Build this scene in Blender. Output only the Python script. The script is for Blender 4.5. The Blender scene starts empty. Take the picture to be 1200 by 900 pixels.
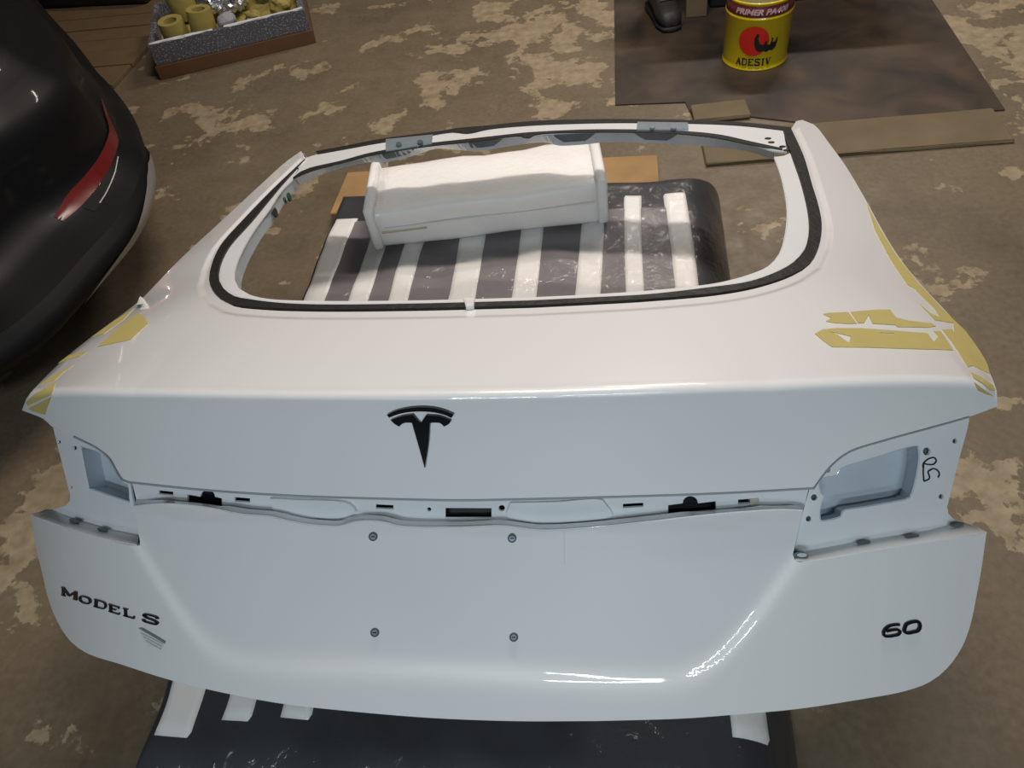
import bpy, bmesh, math, random
import numpy as np
from mathutils import Vector, Matrix, geometry

random.seed(7)
rng = np.random.default_rng(7)
sc = bpy.context.scene
COL = sc.collection

# ------------------------------------------------------------------ camera
CAM_H = 1.45
RM = np.array([[0.9876151444, -0.0113019339, -0.1564883151],
               [0.0955359066, -0.7478570002, 0.6569496159],
               [-0.1244556830, -0.6637636429, -0.7375151587]])
FPX = 900.0
cam_d = bpy.data.cameras.new('camera')
cam_d.sensor_fit = 'HORIZONTAL'
cam_d.sensor_width = 36.0
cam_d.lens = FPX / 1200 * 36.0
cam_d.clip_start = 0.02
cam = bpy.data.objects.new('camera', cam_d)
COL.objects.link(cam)
right, up, back = RM @ [1, 0, 0], RM @ [0, -1, 0], RM @ [0, 0, -1]
cam.matrix_world = Matrix(((right[0], up[0], back[0], 0), (right[1], up[1], back[1], 0),
                           (right[2], up[2], back[2], CAM_H), (0, 0, 0, 1)))
sc.camera = cam

# ------------------------------------------------------------------ light
world = bpy.data.worlds.new('workshop_air')
sc.world = world
world.use_nodes = True
world.node_tree.nodes['Background'].inputs[0].default_value = (0.6, 0.7, 0.8, 1)
world.node_tree.nodes['Background'].inputs[1].default_value = 0.05

def tube_lamp(name, loc, target, length, width, power, col):
    d = bpy.data.lights.new(name, 'AREA')
    d.shape = 'RECTANGLE'
    d.size, d.size_y = length, width
    d.energy = power
    d.color = col
    o = bpy.data.objects.new(name, d)
    COL.objects.link(o)
    o.location = loc
    o.rotation_euler = (Vector(target) - Vector(loc)).to_track_quat('-Z', 'Y').to_euler()
    return o
WARM, COOL = (1.0, 0.89, 0.80), (0.80, 0.92, 1.0)
tube_lamp('ceiling_tube_main', (0.0, 2.2, 3.3), (0.0, 2.1, 0), 1.3, 0.12, 66, WARM)
tube_lamp('ceiling_tube_far', (0.9, 5.0, 3.4), (0.9, 4.8, 0), 1.3, 0.12, 70, WARM)
tube_lamp('ceiling_tube_near', (1.0, -1.7, 3.3), (0.8, -1.0, 0), 1.3, 0.12, 24, COOL)
tube_lamp('ceiling_tube_rear', (-0.6, -3.0, 3.3), (-0.6, -1.8, 0), 1.3, 0.12, 52, COOL)
tube_lamp('ceiling_tube_door', (1.25, -5.15, 3.3), (1.25, -4.0, 0), 2.2, 0.07, 40, COOL)

sc.view_settings.view_transform = 'Standard'
sc.view_settings.look = 'None'
sc.view_settings.gamma = 1.0
sc.view_settings.use_curve_mapping = False
sc.view_settings.exposure = 0.2

# ------------------------------------------------------------------ materials
def new_mat(name):
    m = bpy.data.materials.new(name)
    m.use_nodes = True
    return m, m.node_tree, m.node_tree.nodes['Principled BSDF']

def srgb(r, g, b):
    f = lambda c: ((c / 255 + 0.055) / 1.055) ** 2.4 if c > 10 else c / 255 / 12.92
    return (f(r), f(g), f(b), 1)

def simple(name, col, rough=0.5, metal=0.0, coat=0.0, var=0.0, scale=20.0, bump=0.0, spec=0.5, coat_rough=0.05):
    m, t, p = new_mat(name)
    p.inputs['Roughness'].default_value = rough
    p.inputs['Metallic'].default_value = metal
    p.inputs['Coat Weight'].default_value = coat
    p.inputs['Coat Roughness'].default_value = coat_rough
    p.inputs['Specular IOR Level'].default_value = spec
    tc = t.nodes.new('ShaderNodeTexCoord')
    nz = t.nodes.new('ShaderNodeTexNoise')
    nz.inputs['Scale'].default_value = scale
    nz.inputs['Detail'].default_value = 5
    t.links.new(tc.outputs['Object'], nz.inputs['Vector'])
    mx = t.nodes.new('ShaderNodeMix')
    mx.data_type = 'RGBA'
    mx.inputs[6].default_value = tuple(c * (1 - var) for c in col[:3]) + (1,)
    mx.inputs[7].default_value = tuple(min(1, c * (1 + var)) for c in col[:3]) + (1,)
    t.links.new(nz.outputs['Fac'], mx.inputs[0])
    t.links.new(mx.outputs[2], p.inputs['Base Color'])
    if bump:
        b = t.nodes.new('ShaderNodeBump')
        b.inputs['Strength'].default_value = bump
        b.inputs['Distance'].default_value = 0.01
        t.links.new(nz.outputs['Fac'], b.inputs['Height'])
        t.links.new(b.outputs['Normal'], p.inputs['Normal'])
    return m

M = {}
M['paint'] = simple('white_car_paint', (0.80, 0.805, 0.81, 1), 0.35, coat=1.0, coat_rough=0.03, var=0.01, scale=4)
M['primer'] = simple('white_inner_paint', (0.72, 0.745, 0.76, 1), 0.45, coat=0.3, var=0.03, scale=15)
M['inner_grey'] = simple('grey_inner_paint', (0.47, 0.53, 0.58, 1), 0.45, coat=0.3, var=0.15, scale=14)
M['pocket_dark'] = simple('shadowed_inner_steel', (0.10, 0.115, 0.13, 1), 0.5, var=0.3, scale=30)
M['gap_shade'] = simple('grey_gap_shade', (0.30, 0.32, 0.33, 1), 0.6, var=0.1)
M['bead'] = simple('black_window_adhesive', (0.012, 0.011, 0.011, 1), 0.55, var=0.3, scale=60, bump=0.3)
M['hole'] = simple('black_plastic', (0.006, 0.007, 0.009, 1), 0.5, var=0.2)
M['badge'] = simple('gloss_black_badge', (0.006, 0.006, 0.008, 1), 0.25, var=0.1)
M['pen'] = simple('black_marker_ink', (0.01, 0.01, 0.012, 1), 0.6, var=0.1)
M['steel'] = simple('zinc_steel', (0.42, 0.5, 0.56, 1), 0.35, metal=0.6, var=0.15, scale=40)
M['screw'] = simple('grey_grommet', (0.09, 0.11, 0.115, 1), 0.4, var=0.2)
M['sticker'] = simple('worn_grey_sticker', (0.66, 0.67, 0.64, 1), 0.6, var=0.12, scale=300)
M['sticker_dark'] = simple('worn_sticker_print', (0.17, 0.19, 0.19, 1), 0.7, var=0.4, scale=500)
M['sticker_dark2'] = simple('faded_sticker_print', (0.40, 0.41, 0.40, 1), 0.7, var=0.4, scale=400)
M['foam'] = simple('white_foam', (0.88, 0.87, 0.84, 1), 0.7, var=0.05, scale=9, bump=0.08)
M['foamcut'] = simple('foam_slit', (0.50, 0.44, 0.35, 1), 0.8, var=0.1)
M['dark_tape'] = simple('grey_packing_tape', (0.045, 0.045, 0.05, 1), 0.4, var=0.2)
M['wood'] = simple('raw_timber', srgb(160, 128, 84), 0.75, var=0.4, scale=9, bump=0.2)
M['wood_dirty'] = simple('dirty_board', srgb(104, 84, 58), 0.8, var=0.22, scale=9, bump=0.2)
M['wood_pale'] = simple('pale_timber', srgb(106, 93, 70), 0.85, var=0.35, scale=6)
M['black_matte'] = simple('black_matte', (0.008, 0.008, 0.009, 1), 0.65, var=0.2)
M['car'] = simple('black_car_paint', (0.004, 0.0042, 0.005, 1), 0.45, coat=0.10, var=0.05, coat_rough=0.06, spec=0.15)
M['car_grey'] = simple('dark_grey_bumper', (0.005, 0.005, 0.0055, 1), 0.6, coat=0.0, spec=0.2, var=0.1)
M['silver'] = simple('satin_silver_trim', (0.40, 0.40, 0.40, 1), 0.4, metal=0.7, var=0.05)
M['red'] = simple('red_reflector', (0.12, 0.006, 0.006, 1), 0.3, coat=0.8, var=0.2, scale=50)
M['yellow'] = simple('yellow_tin_paint', srgb(214, 186, 20), 0.3, coat=0.4, var=0.06, scale=8)
M['maroon'] = simple('maroon_band', srgb(118, 50, 56), 0.4, var=0.1)
M['tin_red'] = simple('red_print', srgb(196, 40, 26), 0.4, var=0.05)
M['tin_black'] = simple('black_print', (0.012, 0.012, 0.012, 1), 0.4, var=0.05)
M['tin_pale'] = simple('pale_print', srgb(214, 176, 184), 0.4, var=0.05)
M['tin_inside'] = simple('tin_inside', srgb(96, 92, 46), 0.5, var=0.4, scale=20)
M['paper'] = simple('masking_paper', srgb(150, 134, 70), 0.8, var=0.2, scale=20, bump=0.2)
M['foil'] = simple('crumpled_foil', (0.75, 0.75, 0.78, 1), 0.25, metal=0.9, var=0.3, scale=50)
M['grey_slot'] = simple('dark_lamp_slot', (0.004, 0.004, 0.004, 1), 0.6, var=0.1, spec=0.2)
M['lead'] = simple('grey_cloth_rag', (0.28, 0.29, 0.32, 1), 0.7, var=0.25, scale=30, bump=0.2)
M['boot'] = simple('dark_boot_leather', (0.022, 0.020, 0.017, 1), 0.55, var=0.3, scale=40, bump=0.2)
M['wall'] = simple('workshop_wall', srgb(150, 148, 142), 0.8, var=0.1, scale=2)
M['ceiling'] = simple('workshop_ceiling', srgb(165, 166, 165), 0.85, var=0.05, scale=2)
M['lace'] = simple('boot_lace', (0.06, 0.057, 0.05, 1), 0.7, var=0.2)

def wrapped(name, col, var, rough=0.35):
    """A surface lying under clear packing film: glossy coat with fine wrinkles."""
    m = simple(name, col, 0.6, var=var, scale=7)
    t = m.node_tree
    p = t.nodes['Principled BSDF']
    p.inputs['Coat Weight'].default_value = 0.55
    p.inputs['Coat Roughness'].default_value = 0.13
    tc = t.nodes.new('ShaderNodeTexCoord')
    n = t.nodes.new('ShaderNodeTexNoise')
    n.inputs['Scale'].default_value = 26
    n.inputs['Distortion'].default_value = 1.6
    n.inputs['Detail'].default_value = 4
    b = t.nodes.new('ShaderNodeBump')
    b.inputs['Strength'].default_value = 0.35
    b.inputs['Distance'].default_value = 0.02
    t.links.new(tc.outputs['Object'], n.inputs['Vector'])
    t.links.new(n.outputs['Fac'], b.inputs['Height'])
    t.links.new(b.outputs['Normal'], p.inputs['Coat Normal'])
    return m
M['wrap_dark'] = wrapped('film_over_dark_board', (0.17, 0.155, 0.165, 1), 0.2)
M['wrap_end'] = wrapped('film_over_black_end', (0.028, 0.030, 0.036, 1), 0.3)
M['wrap_white'] = wrapped('film_over_white_foam', (0.84, 0.82, 0.78, 1), 0.04)
M['foam_film'] = wrapped('film_over_foam_block', (0.88, 0.86, 0.83, 1), 0.03)

for k_, w_ in (('foam', .5), ('foam_film', .5), ('wrap_white', .4)):
    q_ = M[k_].node_tree.nodes['Principled BSDF']
    q_.inputs['Subsurface Weight'].default_value = w_
    q_.inputs['Subsurface Radius'].default_value = (0.08, 0.075, 0.065)
    q_.inputs['Subsurface Scale'].default_value = 1.0

def speckle():
    m, t, p = new_mat('speckled_insulation_board')
    tc = t.nodes.new('ShaderNodeTexCoord')
    v = t.nodes.new('ShaderNodeTexNoise')
    v.inputs['Scale'].default_value = 150
    v.inputs['Detail'].default_value = 3
    r = t.nodes.new('ShaderNodeValToRGB')
    r.color_ramp.elements[0].position = 0.55
    r.color_ramp.elements[0].color = (0.075, 0.075, 0.085, 1)
    r.color_ramp.elements[1].position = 0.78
    r.color_ramp.elements[1].color = (0.55, 0.55, 0.58, 1)
    t.links.new(tc.outputs['Object'], v.inputs['Vector'])
    t.links.new(v.outputs['Fac'], r.inputs['Fac'])
    t.links.new(r.outputs['Color'], p.inputs['Base Color'])
    p.inputs['Roughness'].default_value = 0.8
    return m
M['speckle'] = speckle()

def tape_mat():
    m = simple('yellow_masking_tape', srgb(182, 168, 104), 0.7, var=0.10, scale=25)
    return m
M['tape'] = tape_mat()

def floor_mat():
    m, t, p = new_mat('worn_painted_concrete')
    N, L = t.nodes, t.links
    tc = N.new('ShaderNodeTexCoord')
    def noise(scale, detail=6, dist=0.0, rough=0.55):
        n = N.new('ShaderNodeTexNoise')
        n.inputs['Scale'].default_value = scale
        n.inputs['Detail'].default_value = detail
        n.inputs['Distortion'].default_value = dist
        n.inputs['Roughness'].default_value = rough
        L.new(tc.outputs['Object'], n.inputs['Vector'])
        return n.outputs['Fac']
    def math_(op, a, b=None):
        n = N.new('ShaderNodeMath')
        n.operation = op
        for i, x in enumerate((a, b)):
            if x is None: continue
            if isinstance(x, (int, float)): n.inputs[i].default_value = x
            else: L.new(x, n.inputs[i])
        return n.outputs[0]
    def ramp(fac, stops):
        n = N.new('ShaderNodeValToRGB')
        cr = n.color_ramp
        while len(cr.elements) < len(stops): cr.elements.new(0.5)
        for e, (q, c) in zip(cr.elements, stops):
            e.position, e.color = q, c
        L.new(fac, n.inputs['Fac'])
        return n.outputs['Color']
    def mix(fac, a, b):
        n = N.new('ShaderNodeMix')
        n.data_type = 'RGBA'
        L.new(fac, n.inputs[0])
        for i, x in ((6, a), (7, b)):
            if isinstance(x, tuple): n.inputs[i].default_value = x
            else: L.new(x, n.inputs[i])
        return n.outputs[2]
    base = ramp(noise(2.2, 5), [(0.3, srgb(92, 80, 64)), (0.7, srgb(118, 104, 84))])
    fine = ramp(noise(60, 4), [(0.3, srgb(88, 77, 61)), (0.7, srgb(124, 110, 88))])
    base = mix(math_('MULTIPLY', noise(9, 3), 0.7), base, fine)
    # places where more of the paint has worn away
    bias = None
    for (x, y, r, a) in WORN:
        d = N.new('ShaderNodeVectorMath')
        d.operation = 'DISTANCE'
        L.new(tc.outputs['Object'], d.inputs[0])
        d.inputs[1].default_value = (x, y, 0)
        g = math_('MULTIPLY', math_('MAXIMUM', math_('SUBTRACT', 1.0, math_('DIVIDE', d.outputs['Value'], r)), 0.0), a)
        bias = g if bias is None else math_('MAXIMUM', bias, g)
    patch = math_('ADD', noise(4.6, 10, 0.1, 0.63), bias)
    pm = ramp(patch, [(0.60, (0, 0, 0, 1)), (0.615, (0.9, 0.9, 0.9, 1))])
    bare = ramp(noise(26, 6), [(0.25, srgb(124, 110, 88)), (0.75, srgb(168, 152, 124))])
    col = mix(pm, base, bare)
    sm = ramp(noise(1.7, 4, 0.3), [(0.58, (0, 0, 0, 1)), (0.75, (0.55, 0.55, 0.55, 1))])
    col = mix(sm, col, srgb(72, 60, 46))
    L.new(col, p.inputs['Base Color'])
    rr = ramp(noise(14, 4), [(0.3, (0.42, 0.42, 0.42, 1)), (0.7, (0.7, 0.7, 0.7, 1))])
    L.new(rr, p.inputs['Roughness'])
    b = N.new('ShaderNodeBump')
    b.inputs['Strength'].default_value = 0.25
    b.inputs['Distance'].default_value = 0.004
    L.new(math_('SUBTRACT', noise(40, 5), pm), b.inputs['Height'])
    L.new(b.outputs['Normal'], p.inputs['Normal'])
    return m
WORN = [(-0.35, 3.3, 0.9, 0.16), (-1.75, 2.75, 0.45, 0.14), (1.6, 2.9, 0.8, 0.19), (-1.27, 0.88, 0.42, 0.24),
        (-0.75, 2.5, 0.5, 0.08), (0.55, 1.75, 0.5, 0.06), (1.3, 2.0, 0.5, 0.05), (0.75, 1.1, 0.45, 0.05), (-1.3, 2.0, 0.4, 0.07)]
M['floor'] = floor_mat()

def sheet_mat():
    m, t, p = new_mat('rusty_steel_sheet')
    tc = t.nodes.new('ShaderNodeTexCoord')
    n = t.nodes.new('ShaderNodeTexNoise')
    n.inputs['Scale'].default_value = 5.0
    n.inputs['Detail'].default_value = 10
    n.inputs['Distortion'].default_value = 0.4
    r = t.nodes.new('ShaderNodeValToRGB')
    e = r.color_ramp.elements
    e[0].position, e[0].color = 0.32, srgb(38, 33, 29)
    e[1].position, e[1].color = 0.68, srgb(78, 63, 48)
    k = e.new(0.5)
    k.color = srgb(60, 50, 40)
    t.links.new(tc.outputs['Object'], n.inputs['Vector'])
    t.links.new(n.outputs['Fac'], r.inputs['Fac'])
    t.links.new(r.outputs['Color'], p.inputs['Base Color'])
    p.inputs['Roughness'].default_value = 0.6
    p.inputs['Metallic'].default_value = 0.15
    return m
M['sheet'] = sheet_mat()

# ------------------------------------------------------------------ object helpers
ORG = {}
def tag(o, label=None, cat=None, group=None, kind=None):
    for k, v in (('label', label), ('category', cat), ('group', group), ('kind', kind)):
        if v: o[k] = v
    return o

def thing(name, loc, label, cat, rz=0.0, group=None):
    o = bpy.data.objects.new(name, None)
    o.empty_display_size = 0.1
    COL.objects.link(o)
    o.location = loc
    o.rotation_euler = (0, 0, rz)
    ORG[o.name] = np.array(loc, float)
    return tag(o, label, cat, group)

def mesh_obj(name, verts, faces, mat, parent=None, smooth=False, normals=None, local=False):
    """verts are world coordinates unless local; the parent's origin is taken off."""
    v = np.asarray(verts, float).reshape(-1, 3)
    org = np.zeros(3)
    if parent is not None and not local:
        q = parent
        org = ORG[q.name]
    v = v - org
    me = bpy.data.meshes.new(name)
    me.from_pydata(v.tolist(), [], [tuple(int(i) for i in f) for f in faces])
    me.update()
    if smooth or normals is not None:
        me.shade_smooth()
    if normals is not None:
        me.normals_split_custom_set_from_vertices([tuple(n) for n in np.asarray(normals)])
    me.materials.append(mat)
    o = bpy.data.objects.new(name, me)
    COL.objects.link(o)
    if parent is not None:
        o.parent = parent
        ORG[o.name] = org
    else:
        ORG[o.name] = np.zeros(3)
    return o

def bm_obj(name, bm, mat, parent=None, smooth=False, loc=None):
    me = bpy.data.meshes.new(name)
    bmesh.ops.recalc_face_normals(bm, faces=bm.faces[:])
    bm.to_mesh(me)
    bm.free()
    if smooth:
        me.shade_smooth()
    me.materials.append(mat)
    o = bpy.data.objects.new(name, me)
    COL.objects.link(o)
    o.parent = parent
    if loc is not None: o.location = loc
    ORG[o.name] = ORG[parent.name] if parent else np.zeros(3)
    return o

def bm_box(bm, lo, hi, bevel=0.0, seg=2):
    r = bmesh.ops.create_cube(bm, size=1.0)
    for v in r['verts']:
        v.co = Vector([lo[i] + (v.co[i] + 0.5) * (hi[i] - lo[i]) for i in range(3)])
    if bevel:
        es = list({e for v in r['verts'] for e in v.link_edges})
        bmesh.ops.bevel(bm, geom=es, offset=bevel, segments=seg, profile=0.5, affect='EDGES')
    return bm

def box_obj(name, lo, hi, mat, parent=None, bevel=0.0, smooth=False, jitter=0.0):
    bm = bmesh.new()
    bm_box(bm, lo, hi, bevel)
    if jitter:
        for v in bm.verts:
            v.co += Vector([random.uniform(-jitter, jitter) for _ in range(3)])
    return bm_obj(name, bm, mat, parent, smooth)

# ------------------------------------------------------------------ the setting
bm = bmesh.new()
bm_box(bm, (-7, -7, -0.1), (7, 9, 0))
fl = bm_obj('floor', bm, M['floor'])
fl['kind'] = 'structure'
for nm, lo, hi, mt in (('wall_left', (-7.1, -7, 0), (-7, 9, 3.7), 'wall'), ('wall_right', (7, -7, 0), (7.1, 9, 3.7), 'wall'), ('wall_back', (-7.1, 9, 0), (7.1, 9.1, 3.7), 'wall'),
                       ('wall_front', (-7.1, -7.1, 0), (7.1, -7, 3.7), 'wall'), ('ceiling', (-7.1, -7.1, 3.7), (7.1, 9.1, 3.8), 'ceiling')):
    box_obj(nm, lo, hi, M[mt])['kind'] = 'structure'

# ------------------------------------------------------------------ tailgate surface
X0 = -0.242
_u = np.array([0, .2, .392, .55, .65, .678, .693, .73, .9])
_yl = np.array([.564, .573, .602, .646, .678, .686, .690, .698, .73])
_zl = np.array([.813, .806, .777, .734, .692, .674, .662, .635, .52])

def pl_recess(u_x, z):
    """0..1 inside the shallow number-plate field of the lower face."""
    half = np.minimum(0.432 - 1.05 * (0.593 - z), 0.45)
    ax = half - np.abs(u_x)
    az = z - (0.530 - 0.34 * u_x ** 2)
    k = 0.028
    m = -np.log(np.exp(-np.clip(ax, -2, 2) / k) + np.exp(-np.clip(az, -2, 2) / k)) * k
    return 1 / (1 + np.exp(-np.clip(m / 0.005, -40, 40)))

def g_face(x, z):
    ux = x - X0
    u = np.minimum(np.abs(ux), 0.80)
    y = .57 + .777 * (z - .82) + .24 * (u / .69) ** 2.3
    s = np.interp(u, _u, _zl) - z
    y = y - 0.018 * np.exp(-np.clip(s, -0.02, 1) / 0.042) * np.clip(1.15 - u, 0, 1)
    y = y + 0.0075 * pl_recess(ux, z) * np.clip((s - 0.122) / 0.02, 0, 1)
    return y

def d_base(u, y):
    n = u / .7
    dr = .154 + (y - .6) * (.058 - .154) / 1.15
    return .82 - .2945 * (y - .57) - np.clip(dr, 0.03, 0.2) * (.55 * n * n + .45 * n ** 4)
_c = _zl - d_base(_u, _yl)


# the shoulders are not quite a mirror image: small height trims along each side edge
_sy = np.array([.68, .72, .76, .80, .84, .88, .92, .96, 1.0, 1.04, 1.08, 1.12, 1.17, 1.23, 1.35, 1.6, 1.75])
_sl = np.array([-0.0060, -0.0054, 0.0008, 0.0032, 0.0025, 0.0002, -0.0035, -0.0066, -0.0072, -0.0047, -0.0018, -0.0003, 0.0004, 0.0003, -0.0000, 0.0020, -0.0014])
_sr = np.array([-.002, 0, .002, .003, .003, .002, 0, -.002, -.003, -.004, -.004, -.004, -.003, -.002, 0, 0, 0])
_yy = np.linspace(.4, 2.1, 341)
_kk = np.exp(-0.5 * (np.arange(-24, 25) * .005 / .035) ** 2)
_kk /= _kk.sum()
_dense = lambda a: np.convolve(np.pad(np.interp(_yy, _sy, a), 24, mode='edge'), _kk, mode='valid')
_sl, _sr, _sy = _dense(_sl), _dense(_sr), _yy
def d_deck(x, y):
    u = np.minimum(np.abs(x - X0), 0.80)
    yl = np.interp(u, _u, _yl)
    c = np.interp(u, _u, _c)
    w = np.clip((u - .30) / .38, 0, 1)
    w = w * w * (3 - 2 * w)
    dz = np.where(x < X0, np.interp(y, _sy, _sl), np.interp(y, _sy, _sr))
    return d_base(u, y) + c * np.exp(-np.clip(y - yl, 0, 5) / .12) + w * dz

def f_imp(P):
    a = (P[:, 1] - g_face(P[:, 0], P[:, 2])) * 0.76
    b = (d_deck(P[:, 0], P[:, 1]) - P[:, 2]) * 0.95
    r = 0.010
    h = np.clip(0.5 + 0.5 * (b - a) / r, 0, 1)
    return b * (1 - h) + a * h - r * h * (1 - h)

EV = np.array([0, -.6, .8])
EB = np.array([0, .8, .6])

def lift(X, b, inset=0.0):
    X, b = np.asarray(X, float), np.asarray(b, float)
    lo, hi = np.full(X.shape, -1.2), np.full(X.shape, 1.6)
    for _ in range(46):
        m = (lo + hi) / 2
        P = np.stack([X, .8 * b - .6 * m, .6 * b + .8 * m], 1)
        out = f_imp(P) < inset
        hi = np.where(out, m, hi)
        lo = np.where(out, lo, m)
    return np.stack([X, .8 * b - .6 * lo, .6 * b + .8 * lo], 1)

def px_dir(pts):
    p = np.asarray(pts, float)
    return np.stack([(p[:, 0] - 600) / FPX, (p[:, 1] - 450) / FPX, np.ones(len(p))], 1) @ RM.T

def px_hit(pts, inset=0.0):
    r = px_dir(pts)
    lo, hi = np.full(len(r), .3), np.full(len(r), 3.2)
    for _ in range(50):
        m = (lo + hi) / 2
        P = r * m[:, None] + [0, 0, CAM_H]
        out = f_imp(P) < inset
        lo = np.where(out, m, lo)
        hi = np.where(out, hi, m)
    return r * lo[:, None] + [0, 0, CAM_H]

def px_dom(pts, inset=0.0):
    P = px_hit(pts, inset)
    return np.stack([P[:, 0], .8 * P[:, 1] + .6 * P[:, 2]], 1)

def nrm(P):
    e = 1e-3
    G = np.stack([(f_imp(P + d) - f_imp(P - d)) for d in np.eye(3) * e], 1)
    return -G / np.maximum(np.linalg.norm(G, axis=1, keepdims=True), 1e-12)

def catmull(pts, step):
    p = np.asarray(pts, float)
    if len(p) == 2:
        n = max(1, int(np.linalg.norm(p[1] - p[0]) / step))
        t = np.linspace(0, 1, n + 1)[:, None]
        return p[0] * (1 - t) + p[1] * t
    e = np.vstack([2 * p[0] - p[1], p, 2 * p[-1] - p[-2]])
    out = []
    for i in range(1, len(e) - 2):
        n = max(1, int(np.linalg.norm(e[i + 1] - e[i]) / step))
        d = [np.sqrt(max(np.linalg.norm(e[j + 1] - e[j]), 1e-6)) for j in (i - 1, i, i + 1)]
        t0 = 0; t1 = d[0]; t2 = t1 + d[1]; t3 = t2 + d[2]
        for k in range(n):
            t = t1 + (t2 - t1) * k / n
            a1 = e[i-1] * (t1-t)/(t1-t0) + e[i] * (t-t0)/(t1-t0)
            a2 = e[i] * (t2-t)/(t2-t1) + e[i+1] * (t-t1)/(t2-t1)
            a3 = e[i+1] * (t3-t)/(t3-t2) + e[i+2] * (t-t2)/(t3-t2)
            b1 = a1 * (t2-t)/(t2-t0) + a2 * (t-t0)/(t2-t0)
            b2 = a2 * (t3-t)/(t3-t1) + a3 * (t-t1)/(t3-t1)
            out.append(b1 * (t2-t)/(t2-t1) + b2 * (t-t1)/(t2-t1))
    out.append(e[-2])
    return np.array(out)

def outline(segs, step=9.0):
    """closed outline from smooth segments that meet in corners"""
    pts = []
    for s in segs:
        c = catmull(s, step)
        if pts and np.linalg.norm(pts[-1] - c[0]) < 1e-6: c = c[1:]
        pts.extend(list(c))
    if np.linalg.norm(pts[0] - pts[-1]) < 1e-6: pts = pts[:-1]
    return np.array(pts)

def pip(q, poly):
    x, y = q[:, 0], q[:, 1]
    ins = np.zeros(len(q), bool)
    a = poly
    b = np.roll(poly, -1, 0)
    for (x1, y1), (x2, y2) in zip(a, b):
        if y1 == y2: continue
        c = ((y1 > y) != (y2 > y)) & (x < (x2 - x1) * (y - y1) / (y2 - y1) + x1)
        ins ^= c
    return ins

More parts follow.
